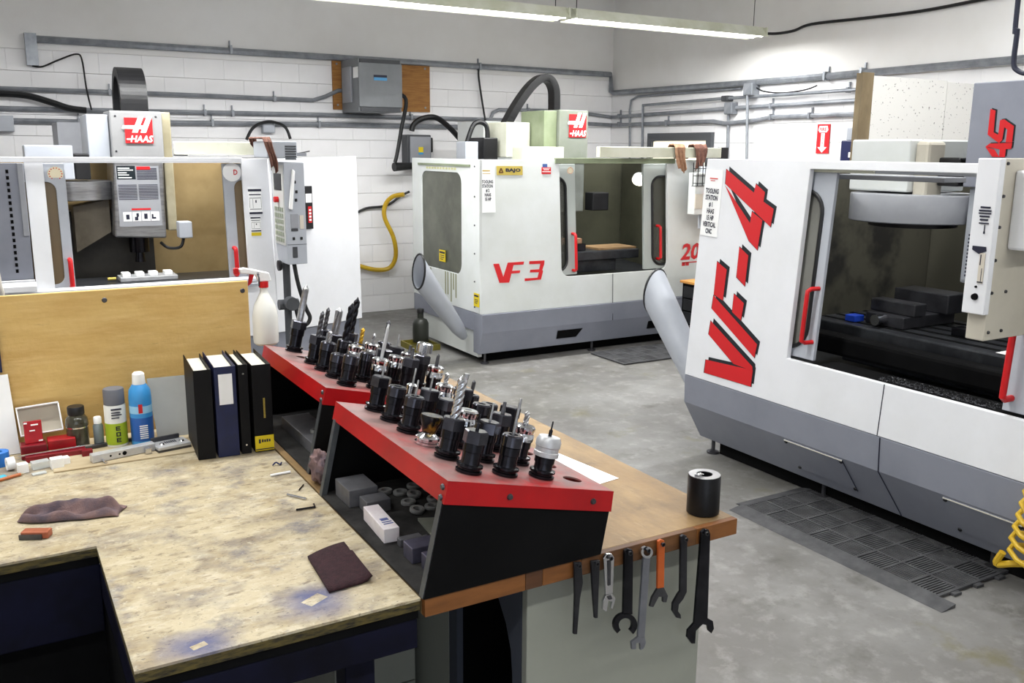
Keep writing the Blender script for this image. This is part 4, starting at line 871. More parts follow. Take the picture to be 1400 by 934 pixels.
bx('display', black_m, t, 1.899, 1.903, 6.66, 6.84, 1.6, 1.72); MB().cyl((1.9, 6.75, 1.53), (1.87, 6.75, 1.53), .022, n=12).obj('stop_button', red_m, t)
q = MB().prism([(1.93, 1.47), (1.955, 1.46), (1.985, 1.74), (1.965, 1.755)], 'y', 6.57, 6.598).obj('lever', whitevinyl_m, t, .006)
bx('disk_drive', M('drive_bezel', (0, 0, 0)), t, 2.012, 2.04, 6.594, 6.599, 1.32, 1.42); bx('door_plate', mgrey_m, t, 1.945, 2.0, 6.594, 6.599, 1.33, 1.43); bx('vent_plate', dgrey_m, t, 1.945, 1.995, 6.594, 6.599, 1.305, 1.325)
bx('meter_panel', lgrey_m, t, 1.94, 1.975, 6.594, 6.599, 1.45, 1.56)
for x, z in ((1.952, 1.24), (2.01, 1.24), (1.975, 1.65), (1.985, 1.58), (1.98, 1.52)): bx('switch', black_m, t, x, x+.018, 6.59, 6.599, z, z+.022, .003)
bx('lower_window', dgrey_m, t, 1.95, 1.985, 6.594, 6.599, 1.11, 1.19); bx('seam', dgrey_m, t, 1.912, 2.058, 6.597, 6.5995, 1.205, 1.208)
MB().cyl((1.94, 6.75, 0.02), (1.94, 6.75, 1.06), .028, n=14).lathe([(.15, 0), (.15, .02)], (1.94, 6.75, 0)).cyl((1.94, 6.7, .76), (1.94, 6.62, .76), .05).cyl((1.87, 6.75, .74), (2.02, 6.75, .74), .04).obj('pole', dgrey_m, t)
MB().tube(smooth_path([(1.98, 6.68, 1.06), (2.0, 6.66, .9), (2.05, 6.66, .72), (2.08, 6.66, .64), (2.05, 6.66, .59), (2.0, 6.66, .62), (1.98, 6.68, .72)], 5), .016, 8).obj('hose_loop', wire_m, t)
MB().lathe([(.035, 0), (.04, .01), (.04, .025), (.02, .03)], (1.9, 6.74, 1.04), (-1, 0, 0), 16).obj('hand_wheel', black_m, t)
hang_rag('shop_rag', 'brown rag draped over pendant drive unit by left machine', (1.82, 6.82, 1.955), .06, .2, .08, rag_m, (0, -1, 0), .40, 2)

# ------------------------------------------------------------------ floor items
def mat_thing(label, x0, x1, y0, y1, ramps):
    t = thing('floor_mat', label, 'mat', ((x0+x1)/2, (y0+y1)/2, 0))
    bx('mat_base', blackmat_m, t, x0+.002, x1-.002, y0+.002, y1-.002, .001, .006)
    nx, ny = max(2, round((x1-x0)/.15)), max(2, round((y1-y0)/.15)); cx, cy = (x1-x0)/nx, (y1-y0)/ny; mb = MB(); mbg = MB()
    for i in range(nx):
        for j in range(ny):
            X, Y = x0+i*cx, y0+j*cy; q = (i+j) % 2
            for k in range(8):   # drainage ribs, diagonal, alternating direction tile by tile
                a = .012+(k+.5)*(cx-.024)/8
                if q: mb.box(X+a-.0045, X+a+.0045, Y+.01, Y+cy-.01, .006, .015)
                else: mb.box(X+.01, X+cx-.01, Y+.012+(k+.5)*(cy-.024)/8-.0045, Y+.012+(k+.5)*(cy-.024)/8+.0045, .006, .015)
    for i in range(nx+1): mbg.box(x0+i*cx-.008, x0+i*cx+.008, y0, y1, .006, .016)
    for j in range(ny+1): mbg.box(x0, x1, y0+j*cy-.008, y0+j*cy+.008, .006, .0165)
    o = mb.obj('mat_ribs', rubber_m, t); o['kind'] = 'stuff'; mbg.obj('mat_grid', rubber_m, t)
    if ramps:
        MB().prism([(x0-.095, .001), (x0-.002, .001), (x0-.002, .017)], 'y', y0-.09, y1+.02).obj('ramp_edge', rubber_m, t)
        MB().prism([(y1+.07, .001), (y1+.002, .001), (y1+.002, .017)], 'x', x0-.0, x1).obj('ramp_edge', rubber_m, t)
        for k in range(4):
            X = x0+.08+k*.16; MB().box(X, X+.05, y0-.03, y0-.002, .001, .013).obj('coupling_tab', rubber_m, t)
    return t
mat_thing('black rubber drainage mat on floor before the huge-lettered machine', 3.44, 4.05, 2.22, 3.39, True)
mat_thing('worn ribbed rubber mat on floor before the corner machine', 4.9, 5.75, 6.42, 6.94, False)
t = thing('oil_jug', 'dark plastic jug standing in yellow tray beside corner machine', 'jug', (3.62, 8.0, .05))
MB().lathe([(.05, .06), (.075, .062), (.078, .07), (.078, .25), (.06, .285), (.03, .30), (.03, .35), (.026, .352)], (3.58, 7.95, 0), n=16).obj('bottle', M('dark_jug', (44, 46, 40), rough=.4), t)
MB().lathe([(.034, .353), (.034, .385), (.03, .39)], (3.58, 7.95, 0), n=14).obj('cap', black_m, t)
t2 = MB(); t2.box(3.44, 3.71, 7.78, 8.12, .001, .015).box(3.44, 3.455, 7.78, 8.12, .015, .058).box(3.695, 3.71, 7.78, 8.12, .015, .058).box(3.455, 3.695, 7.78, 7.795, .015, .058).box(3.455, 3.695, 8.105, 8.12, .015, .058)
tag(t2.obj('drip_tray', M('olive_yellow', (128, 118, 40), (90, 84, 36), 6, .5)), 'yellow drip tray on floor under the dark jug', 'tray')
# tool cabinet behind
t = thing('tool_cabinet', 'black drawer cabinet with wooden top beside the corner machine', 'cabinet', (6.1, 6.3, 0))
bx('carcass', blackmat_m, t, 5.70, 6.5, 6.05, 6.6, .02, .68, .004); bx('top', M('cabinet_top', (196, 140, 70), (176, 120, 56), 4, .5), t, 5.68, 6.52, 6.02, 6.62, .681, .705, .004)
for k in range(5):
    d = bx('drawer', dgrey_m if 0 else black_m, t, 5.705, 5.72-.03, 6.08, 6.57, .06+k*.122, .165+k*.122, .003); MB().lathe([(.012, 0), (.012, .015)], (5.69, 6.3, .112+k*.122), (-1, 0, 0), 10).obj('knob', chrome_m, d)
    d = bx('drawer', black_m, t, 5.73, 6.47, 6.038, 6.049, .06+k*.122, .165+k*.122, .003); MB().lathe([(.012, 0), (.012, .015)], (5.85, 6.038, .112+k*.122), (0, -1, 0), 10).obj('knob', chrome_m, d)
tag(MB().box(5.9, 6.15, 6.25, 6.33, .706, .73).obj('hand_tool', black_m, None, .006), 'black hand tool lying on the wooden cabinet top', 'tool')
tag(MB().box(5.95, 6.12, 6.1, 6.16, .706, .72).obj('hand_tool', M('orange_plastic', (220, 90, 30), rough=.4), None, .005), 'orange tool lying on the wooden cabinet top', 'tool')
# ================================================================== workbenches
BZ = .92
bm_, nt, b, tc, cur, mx = layered('worn_bench_top', (186, 173, 144), [
    ((152, 134, 100), 7, .42, .66, .8, 9, (1, 1.5, 1)), ((206, 197, 174), 13, .5, .68, .7, 10, (1, 1.9, 1)), ((112, 104, 100), 6.5, .48, .66, .7, 11, (1, 1.3, 1)),
    ((80, 84, 104), 10, .56, .7, .65, 10, None), ((92, 75, 54), 24, .55, .68, .65, 9, (1, 2, 1)), ((218, 210, 188), 42, .6, .7, .4, 6, (1.6, 1, 1)), ((58, 50, 44), 85, .61, .68, .7, 5, (1, 1.7, 1))], rough=.62, bump=.2, bscale=70)
def paint_mark(cur, cx, cy, rad, hx, hy, rot):
    """blue overspray around a masked, unpainted rectangle: old paint wear on the bench top"""
    N = nt.nodes.new; Lk = nt.links.new
    mp = N('ShaderNodeMapping'); mp.vector_type = 'TEXTURE'; mp.inputs['Location'].default_value = (cx, cy, 0); mp.inputs['Rotation'].default_value = (0, 0, rot); Lk(tc.outputs['Object'], mp.inputs['Vector'])
    sp = N('ShaderNodeSeparateXYZ'); Lk(mp.outputs['Vector'], sp.inputs['Vector'])
    cb = N('ShaderNodeCombineXYZ'); Lk(sp.outputs['X'], cb.inputs['X']); Lk(sp.outputs['Y'], cb.inputs['Y'])
    ln = N('ShaderNodeVectorMath'); ln.operation = 'LENGTH'; Lk(cb.outputs['Vector'], ln.inputs[0])
    ns = N('ShaderNodeTexNoise'); ns.inputs['Scale'].default_value = 14; ns.inputs['Detail'].default_value = 6; Lk(tc.outputs['Object'], ns.inputs['Vector'])
    ad = N('ShaderNodeMath'); ad.operation = 'MULTIPLY_ADD'; ad.inputs[1].default_value = rad*1.1; Lk(ns.outputs['Fac'], ad.inputs[0]); Lk(ln.outputs['Value'], ad.inputs[2])
    mr = N('ShaderNodeMapRange'); mr.inputs['From Min'].default_value = rad*1.65; mr.inputs['From Max'].default_value = rad*.7; mr.inputs['To Max'].default_value = .85; Lk(ad.outputs['Value'], mr.inputs['Value'])
    ax = N('ShaderNodeMath'); ax.operation = 'ABSOLUTE'; Lk(sp.outputs['X'], ax.inputs[0]); ay = N('ShaderNodeMath'); ay.operation = 'ABSOLUTE'; Lk(sp.outputs['Y'], ay.inputs[0])
    gx = N('ShaderNodeMath'); gx.operation = 'GREATER_THAN'; gx.inputs[1].default_value = hx; Lk(ax.outputs['Value'], gx.inputs[0])
    gy = N('ShaderNodeMath'); gy.operation = 'GREATER_THAN'; gy.inputs[1].default_value = hy; Lk(ay.outputs['Value'], gy.inputs[0])
    om = N('ShaderNodeMath'); om.operation = 'MAXIMUM'; Lk(gx.outputs['Value'], om.inputs[0]); Lk(gy.outputs['Value'], om.inputs[1])
    fm_ = N('ShaderNodeMath'); fm_.operation = 'MULTIPLY'; Lk(mr.outputs['Result'], fm_.inputs[0]); Lk(om.outputs['Value'], fm_.inputs[1])
    m2 = N('ShaderNodeMix'); m2.data_type = 'RGBA'; Lk(fm_.outputs['Value'], m2.inputs['Factor']); Lk(cur, m2.inputs['A']); m2.inputs['B'].default_value = lin((58, 68, 120))
    return m2.outputs['Result']
WBX, WBY = -.2, 2.5     # origin of the bench object, so mark positions are relative to it
s1, s2 = at(430, 820, 2, BZ), at(272, 883, 2, BZ)
cur = paint_mark(cur, s1.x-WBX, s1.y-WBY, .10, .026, .016, .5); cur = paint_mark(cur, s2.x-WBX, s2.y-WBY, .085, .016, .009, .3)
nt.links.new(cur, b.inputs['Base Color'])
navy_m = M('navy_bench_paint', (17, 18, 38), (11, 11, 22), 6, .55, spec=.15)
plyedge_m = M('ply_edge', (92, 80, 38), (26, 24, 20), 9, .7, stretch=(3, 1, 14))
W = thing('workbench', 'worn plywood workbench with notched front and navy frame', 'workbench', (WBX, WBY, 0))
Lp = [(-2.4, 2.355), (.165, 2.355), (.165, 1.712), (.762, 1.712), (.762, 3.40), (-2.4, 3.40)]
MB().prism(Lp, 'z', BZ-.006, BZ).obj('bench_top', bm_, W)
MB().prism([(x+(.001 if x < .7 else -.001), y+.001) for x, y in Lp[:4]]+[(.761, 3.399), (-2.399, 3.399)], 'z', BZ-.028, BZ-.0065).obj('ply_core', plyedge_m, W)
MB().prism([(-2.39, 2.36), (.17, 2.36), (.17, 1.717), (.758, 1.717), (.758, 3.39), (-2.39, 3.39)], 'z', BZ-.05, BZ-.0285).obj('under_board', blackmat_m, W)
MB().box(.165, .758, 1.72, 1.76, .795, .868).obj('front_rail', navy_m, W, .004)
MB().box(-2.39, .17, 2.365, 2.40, .68, .868).obj('apron', navy_m, W, .004); MB().box(.168, .205, 1.762, 2.364, .78, .868).obj('side_rail', navy_m, W, .004)
for x, y in ((.60, 1.762), (.168, 1.762), (.60, 3.3), (-1.0, 3.3), (-1.0, 2.42), (.1, 2.42)): MB().box(x, x+.07, y, y+.07, 0, .79 if y < 2 else .868).obj('leg', navy_m, W, .004)
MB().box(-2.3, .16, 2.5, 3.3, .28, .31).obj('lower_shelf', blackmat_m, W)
MB().box(-2.38, .1715, 2.41, 2.418, .03, .70).obj('back_sheet', blackmat_m, W)  # black sheet added to keep the space below the apron dark
MB().box(.172, .18, 1.835, 2.418, .03, .78).obj('shade_sheet', blackmat_m, W)  # black sheet standing in for shade at the side of the notch
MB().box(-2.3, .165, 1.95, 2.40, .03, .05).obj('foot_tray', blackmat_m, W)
MB().box(.60, .64, 1.84, 3.29, .2, .26).obj('stretcher', navy_m, W)
plank_m = M('new_plank', (186, 172, 142), (168, 150, 118), 4, .6, stretch=(1, 9, 1))
MB().box(.11, .62, 2.98, 3.29, BZ, BZ+.005).obj('back_strip', plank_m, W, .001)
ply_m, _, _, _, _, _ = layered('plywood_face', (218, 182, 112), [((200, 158, 88), 3, .42, .66, .8, 6, (1, 1, 6)), ((228, 196, 132), 6, .5, .7, .6, 6, (1, 1, 8)), ((138, 100, 50), 9, .64, .76, .6, 5, (1, 1, 7)), ((90, 70, 44), 26, .71, .77, .6, 4, (1, 1, 3))], rough=.6, bump=.08, bscale=50)
t = thing('plywood_backboard', 'tall golden plywood backboard standing along the workbench', 'board', (-.4, 3.31, BZ))
MB().box(-2.4, .805, 3.30, 3.318, BZ+.0005, 1.43).obj('sheet', ply_m, t, .002)
for x, z in ((.325, 1.395), (.785, 1.395), (-.3, 1.395)): MB().lathe([(.009, 0), (.007, .003)], (x, 3.30, z), (0, -1, 0), 10).obj('screw', darksteel_m, t)

# right-hand bench with cabinet
btop_m, _, _, _, _, _ = layered('maple_bench_top', (138, 110, 72), [((160, 132, 90), 3, .42, .64, .8, 6, (1, .35, 1)), ((98, 78, 54), 5, .46, .7, .75, 7, (1.5, .6, 1)), ((74, 60, 46), 8, .6, .74, .6, 7, None), ((178, 152, 110), 12, .6, .72, .5, 5, (2, .4, 1))], rough=.5, bump=.08, bscale=60)
t = thing('tool_bench', 'wooden bench with grey-green cabinet carrying both red racks', 'workbench', (1.25, 2.6, 0))
MB().box(.768, 1.705, 1.722, 3.6, BZ-.045, BZ).obj('bench_top', btop_m, t, .002)
e1_m = M('edge_oak', (128, 80, 38), (106, 64, 28), 5, .5, stretch=(1, 1, 6)); e2_m = M('edge_walnut', (88, 56, 34), (72, 44, 26), 5, .5, stretch=(1, 1, 6)); e3_m = M('edge_aged', (110, 74, 42), (84, 54, 30), 5, .5, stretch=(1, 1, 6))
for x0, x1, m_ in ((.768, 1.03, e1_m), (1.03, 1.078, e2_m), (1.078, 1.19, e1_m), (1.19, 1.56, e3_m), (1.56, 1.705, e1_m)): bx('edge_strip', m_, t, x0+.0004, x1-.0004, 1.703, 1.7215, BZ-.045, BZ, .0015)
cab_m = M('cabinet_greygreen', (150, 152, 142), (142, 144, 134), 2, .5)
MB().box(1.07, 1.64, 1.76, 1.785, .06, .85).obj('front_panel', cab_m, t, .003); MB().box(1.07, 1.64, 1.765, 1.795, .851, .874).obj('header', mgrey_m, t)
MB().box(1.62, 1.64, 1.786, 3.5, .06, .85).obj('side_panel', cab_m, t, .003)
msd = lambda u, v, d: Vector((1.07+d, u, v)); q = MB(); ring_plate(q, (1.787, 2.2, .06, .874), (1.83, 2.15, .12, .83), [.02, .02, .02, .26], msd, 0, .02); q.obj('side_panel', M('cabinet_side', (70, 74, 84), rough=.5, spec=.2), t)
MB().box(1.095, 1.6, 1.79, 2.19, .07, .1).box(1.5, 1.52, 1.79, 2.2, .1, .84).box(1.092, 1.49, 2.19, 2.2, .1, .84).obj('dark_lining', blackmat_m, t); MB().box(1.07, 1.615, 2.205, 3.5, .06, .87).obj('rear_body', cab_m, t)  # black lining added to make the cabinet's inside dark
q = thing('drawer_unit', 'pale grey drawer unit in shadow under the bench', 'cabinet', (.92, 2.6, 0))
bx('body', cab_m, q, .79, 1.055, 2.42, 3.3, .03, .86)
for k in range(4): bx('drawer', cab_m, q, .795, 1.05, 2.405, 2.419, .05+k*.2, .245+k*.2, .003)

# ------------------------------------------------------------------ tool racks
RA = math.atan2(.108, .45); ES = Vector((math.cos(RA), 0, -math.sin(RA))); RN = Vector((math.sin(RA), 0, math.cos(RA)))
rackred_m, nt, b, tc, cur, mx = layered('rack_red_dusty', (178, 24, 28), [((160, 18, 24), 6, .4, .65, .7, 4, None), ((136, 112, 108), 4, .34, .54, .9, 8, None), ((110, 92, 90), 16, .44, .64, .7, 7, None)], rough=.48, bump=.04, bscale=80)
rackband_m = M('rack_red', (176, 14, 20), (156, 10, 18), 5, .42)
rackblack_m = M('rack_black', (9, 9, 10), (14, 14, 15), 5, .6, spec=.12)
rackgrey_m = M('rack_floor_dust', (58, 57, 56), (36, 35, 35), 9, .85, bump=.1, spec=.1)
post_m = M('rack_post', (92, 96, 100), (70, 74, 78), 6, .45, metal=.4)
COLS = [.095, .195, .30, .395]; HOLE = .0245; RLEN = .463
def rack(label, x0, y0, ln, rows, skipped=()):
    """x0 = lower left edge on the bench; sheet-steel rack open on the left, sloping perforated red top"""
    t = thing('tool_rack', label, 'tool rack', (x0+.25, y0+ln/2, BZ), 'red tool holder racks')
    TL = Vector((x0+.06, y0, 1.19)); y1 = y0+ln
    P = lambda s, y, d=0: Vector((TL.x, y, TL.z))+ES*s+RN*d
    # perforated top, cell by cell around each hole
    sc = [0]+[(COLS[i]+COLS[i+1])/2 for i in range(3)]+[RLEN]; yc = [y0]+[(rows[i]+rows[i+1])/2 for i in range(len(rows)-1)]+[y1]; mb = MB(); n = 24
    for i, s in enumerate(COLS):
        for j, y in enumerate(rows):
            S0, S1_, Y0_, Y1_ = sc[i], sc[i+1], yc[j], yc[j+1]; o = []; h = []
            for k in range(n):
                a = 2*PI*(k+.5)/n; dx, dy = math.cos(a), math.sin(a)
                tt = min(((S1_-s) if dx > 0 else (S0-s))/dx if abs(dx) > 1e-6 else 9, ((Y1_-y) if dy > 0 else (Y0_-y))/dy if abs(dy) > 1e-6 else 9)
                o.append((s+dx*tt, y+dy*tt)); h.append((s+dx*HOLE, y+dy*HOLE))
            cor = [(S1_, Y1_), (S0, Y1_), (S0, Y0_), (S1_, Y0_)]; vs = [P(*p) for p in h]+[P(*p) for p in o]+[P(*p, -.004) for p in h]+[P(*p) for p in cor]; fs = []
            for k in range(n):
                k2 = (k+1) % n; fs.append((k, n+k, n+k2, k2)); fs.append((k, k2, 2*n+k2, 2*n+k))
                # corner filler where the ring passes from one cell edge to the next
                pa, pb = o[k], o[k2]
                if abs(pa[0]-pb[0]) > 1e-6 and abs(pa[1]-pb[1]) > 1e-6:
                    c_i = min(range(4), key=lambda q_: math.hypot(cor[q_][0]-(pa[0]+pb[0])/2, cor[q_][1]-(pa[1]+pb[1])/2)); fs.append((n+k, 3*n+c_i, n+k2))
            mb.add(vs, fs)
    mb.obj('perforated_top', rackred_m, t)
    H = .052; dn = Vector((0, 0, -H))
    f = MB(); a0, a1 = P(0, y0), P(RLEN, y0); f.loop([a0, a1, a1+dn+Vector((-.006, 0, 0)), a0+dn+Vector((-.012, 0, 0))], [p+Vector((0, .004, 0)) for p in (a0, a1, a1+dn+Vector((-.006, 0, 0)), a0+dn+Vector((-.012, 0, 0)))])
    f.obj('end_band', rackband_m, t)
    f = MB(); a0, a1 = P(0, y1), P(RLEN, y1); f.loop([a0, a1, a1+dn, a0+dn+Vector((-.012, 0, 0))], [p-Vector((0, .004, 0)) for p in (a0, a1, a1+dn, a0+dn+Vector((-.012, 0, 0)))]); f.obj('end_band', rackband_m, t)
    a0, a1 = P(0, y0+.0045), P(0, y1-.0045); d2 = dn+Vector((-.012, 0, 0)); MB().loop([a0, a1, a1+d2, a0+d2], [p+Vector((.004, 0, -.001)) for p in (a0, a1, a1+d2, a0+d2)]).obj('side_band', rackband_m, t)
    a0, a1 = P(RLEN, y0+.0045), P(RLEN, y1-.0045); d2 = dn+Vector((-.006, 0, 0)); MB().loop([a0, a1, a1+d2, a0+d2], [p-Vector((.004, 0, .001)) for p in (a0, a1, a1+d2, a0+d2)]).obj('side_band', rackband_m, t)
    bl, br = Vector((x0, y0, BZ+.001)), Vector((x0+.48, y0, BZ+.001)); tl = P(0, y0)+dn+Vector((-.01, 0, .004)); tr = P(RLEN, y0)+dn+Vector((-.008, 0, .004))
    for yy in (y0+.0045, y1-.0085):
        q_ = [Vector((p.x, yy, p.z)) for p in (bl, br, tr, tl)]; MB().loop(q_, [p+Vector((0, .004, 0)) for p in q_]).obj('end_panel', rackblack_m, t)
    q_ = [Vector((p.x, y, p.z)) for p, y in ((br, y0+.009), (br, y1-.009), (tr, y1-.009), (tr, y0+.009))]; MB().loop(q_, [p-Vector((.004, 0, 0)) for p in q_]).obj('back_panel', rackblack_m, t)
    bx('rack_floor', rackgrey_m, t, x0-.0005, x0+.47, y0+.009, y1-.009, BZ+.001, BZ+.005)
    for yy in (y0+.0088, y1-.029):
        MB().loop([bl.lerp(bl, 0)+Vector((-.002, yy-y0, 0)), bl+Vector((-.002, yy-y0+.02, 0)), bl+Vector((.014, yy-y0+.02, 0)), bl+Vector((.014, yy-y0, 0))], [tl+Vector((-.002, yy-y0, 0)), tl+Vector((-.002, yy-y0+.02, 0)), tl+Vector((.014, yy-y0+.02, 0)), tl+Vector((.014, yy-y0, 0))]).obj('post', post_m, t)
    for s in (.16, .40): MB().lathe([(.008, 0), (.006, .005)], P(s, y0-.0001)+dn*.55, (0, -1, 0), 10).obj('bolt', darksteel_m, t)
    for z in (.35, .8): MB().lathe([(.008, 0), (.006, .005)], P(0, y0+.018)+Vector((-.012*z, 0, 0))+dn*z, (-1, 0, 0), 10).obj('bolt', darksteel_m, t)
    return t, P
rows1 = [1.695+.085+.116*k for k in range(6)]; rows2 = [2.59+.08+.112*k for k in range(6)]
t1, PR1 = rack('red topped black tool rack at the bench corner nearest wrenches', .765, 1.695, .735, rows1)
t2, PR2 = rack('red topped black tool rack beside the row of binders', .79, 2.59, .70, rows2)

# ------------------------------------------------------------------ tool holders
nut_m = M('nut_oxide', (84, 84, 92), (56, 56, 62), 10, .18, metal=.85)
CACHE = {}
def part_mesh(key, fn, m):
    if key not in CACHE:
        o = fn().obj(key, m); CACHE[key] = o.data; bpy.data.objects.remove(o)
    return CACHE[key]
def hexprism(r, z0, z1, ch=.003):
    mb = MB(); P_ = lambda rr, z: [(rr*math.cos(PI/3*k), rr*math.sin(PI/3*k), z) for k in range(6)]
    vs = P_(r, z0)+P_(r, z1-ch)+P_(r-ch, z1); fs = [tuple(range(5, -1, -1)), tuple(range(12, 18))]
    for j in range(2):
        for k in range(6): fs.append((j*6+k, j*6+(k+1) % 6, (j+1)*6+(k+1) % 6, (j+1)*6+k))
    return mb.add(vs, fs)
def body_std(h): return lambda: MB().lathe([(.012, -.06), (.0225, -.001), (.0225, .0005), (.0318, .0008), (.0318, .006), (.0265, .009), (.0265, .011), (.0318, .014), (.0318, .019), (.023, .021), (.0225, .026), (.0225, h*.7), (.0252, h*.72), (.0252, h), (.02, h)], n=24)
def body_cone(h): return lambda: MB().lathe([(.012, -.06), (.0225, -.001), (.0225, .0005), (.0318, .0008), (.0318, .006), (.0265, .009), (.0265, .011), (.0318, .014), (.0318, .019), (.026, .024), (.017, h*.75), (.016, h)], n=24)
def nut_round(h): return lambda: MB().lathe([(.022, h+.0005), (.0262, h+.002), (.0262, h+.026), (.023, h+.03), (.012, h+.03), (.011, h+.022)], n=24)
def nut_hex(h): return lambda: hexprism(.0295, h+.0005, h+.03)
def nut_collar(h): return lambda: MB().lathe([(.024, h+.0005), (.028, h+.002), (.028, h+.018), (.0265, h+.02), (.0265, h+.024), (.028, h+.026), (.028, h+.038), (.024, h+.042), (.01, h+.042), (.009, h+.03)], n=24)
def twist(r, ln, z0, turns, lobes=2, core=.62):
    def f():
        mb = MB(); n, L_ = 18, 26; vs = []; fs = []
        for i in range(L_+1):
            z = z0+ln*i/L_; tip = 1 if i < L_-2 else (L_-i)/3*.9+.05; ph = turns*2*PI*i/L_
            for k in range(n):
                a = 2*PI*k/n; rr = r*(core+(1-core)*abs(math.cos(lobes*a/2))**.5)*tip; vs.append((rr*math.cos(a+ph), rr*math.sin(a+ph), z))
        for i in range(L_):
            for k in range(n): fs.append((i*n+k, i*n+(k+1) % n, (i+1)*n+(k+1) % n, (i+1)*n+k))
        fs += [tuple(range(n-1, -1, -1)), tuple(L_*n+k for k in range(n))]
        return mb.add(vs, fs, True)
    return f
def stem(r, ln, z0, r2=None): return lambda: MB().lathe([(r, z0), (r, z0+ln*.55), (r2 or r*.8, z0+ln*.6), (r2 or r*.8, z0+ln*.96), (.0008, z0+ln)], n=12)
def coned(r, ln, z0): return lambda: MB().lathe([(.005, z0), (.005, z0+ln*.35), (r, z0+ln*.95), (r*.9, z0+ln)], n=14)
def insert_cutter(z0): return lambda: MB().lathe([(.014, z0-.02), (.02, z0), (.03, z0+.03), (.028, z0+.036), (.012, z0+.036)], n=18)
def blade(z0, ln): 
    def f():
        pts = [(-.004, z0), (.006, z0), (.012, z0+ln*.4), (.013, z0+ln*.8), (.006, z0+ln), (-.002, z0+ln*.9), (-.008, z0+ln*.5)]
        return MB().prism(pts, 'y', -.003, .003)
    return f
def holder(P, s, y, kind, tool, label, rz=0):
    o = P(s, y, .0006); e = bpy.data.objects.new('tool_holder', None); COL.objects.link(e); e.location = o; e.empty_display_size = .05
    e.matrix_world = Matrix.Translation(o) @ Matrix.Rotation(RA, 4, 'Y') @ Matrix.Rotation(rz, 4, 'Z')
    tag(e, label, 'tool holder', 'tool holders standing in the red racks')
    h = {'hex': .07, 'round': .068, 'silver': .058, 'tall': .085, 'cone': .06, 'chrome': .04, 'short': .05, 'cap': .052}[kind]
    def put(nm, key, fn, m):
        ob = bpy.data.objects.new(nm, part_mesh(key, fn, m)); ob.parent = e; COL.objects.link(ob)
    if kind == 'chrome': put('body', 'hb_chrome', body_cone(h), chrome_m)
    elif kind == 'cone': put('body', 'hb_cone', body_cone(h), blackox_m)
    else: put('body', 'hb'+kind, body_std(h), blackox_m)
    if kind in ('hex', 'tall'): put('collet_nut', 'nh'+kind, nut_hex(h), nut_m); top = h+.03
    elif kind in ('round', 'short'): put('collet_nut', 'nr'+kind, nut_round(h), nut_m); top = h+.026
    elif kind == 'silver': put('collet_nut', 'ns', nut_collar(h), chrome_m); top = h+.036
    elif kind == 'cap': put('collet_nut', 'ncap', lambda: MB().lathe([(.025, h+.0005), (.031, h+.002), (.031, h+.012), (.0285, h+.014), (.0285, h+.024), (.031, h+.026), (.031, h+.04), (.026, h+.05), (.006, h+.05)], n=28), alu_m); top = h+.05
    elif kind == 'cone': put('collet_nut', 'nc', lambda: MB().lathe([(.012, h), (.018, h+.002), (.018, h+.025), (.012, h+.03)], n=16), chrome_m); top = h+.028
    else: put('cutter_head', 'cut', insert_cutter(h), M('gold_insert', (150, 126, 50), (40, 38, 42), 30, .25, metal=.8, lo=.35, hi=.5)); top = h+.036
    z0 = top-.012
    if kind == 'white': pass
    T = {'none': None, 'pin': (stem(.003, .06, z0), steel_m), 'longpin': (stem(.0036, .105, z0, .0034), steel_m), 'stub': (stem(.006, .045, z0), darksteel_m), 'tip': (stem(.0045, .05, z0, .002), blackox_m),
         'endmill': (twist(.0075, .055, z0, 1.2, 3), steel_m), 'bigmill': (twist(.0125, .12, z0, 1.6, 4, .72), chrome_m), 'drill': (twist(.0085, .10, z0, 2.6), darksteel_m), 'bigdrill': (twist(.0125, .15, z0, 2.2), blackox_m),
         'gold': (twist(.008, .075, z0, 2.2), M('tin_gold', (214, 170, 60), rough=.3, metal=.7)), 'reamer': (twist(.012, .15, z0, .12, 6, .7), steel_m), 'flute': (twist(.014, .11, z0, .15, 5, .65), steel_m),
         'cone': (coned(.009, .055, z0), steel_m), 'blade': (blade(z0, .13), M('plastic_blade', (186, 188, 190), rough=.35)), 'tap': (twist(.006, .06, z0, .3, 4), darksteel_m), 'shellmill': (lambda: MB().lathe([(.012, z0), (.012, z0+.02), (.028, z0+.022), (.028, z0+.05), (.022, z0+.055)], n=18), chrome_m)}[tool]
    if T: put('cutting_tool', 'tool_'+tool+str(round(z0, 4)), T[0], T[1])
KD = {'hex': 'black hex-nut', 'round': 'black round-nut', 'silver': 'silver-collared', 'tall': 'tall black hex-nut', 'cone': 'slim tapered', 'chrome': 'chrome gold-tipped', 'short': 'short black', 'cap': 'aluminium-capped'}
TD = {'none': 'empty of cutter', 'pin': 'with thin pin', 'longpin': 'with long thin rod', 'stub': 'with stub shank', 'tip': 'with dark tip', 'endmill': 'with small end mill', 'bigmill': 'with big bright end mill', 'drill': 'with twist drill', 'bigdrill': 'with big dark drill', 'gold': 'with gold drill', 'reamer': 'with long reamer', 'flute': 'with fluted reamer', 'cone': 'with countersink', 'blade': 'with pale blade', 'tap': 'with tap', 'shellmill': 'with shell mill'}
ORD = ['first', 'second', 'third', 'fourth', 'fifth', 'sixth']; RW = ['open-side row', 'second row', 'third row', 'back row']
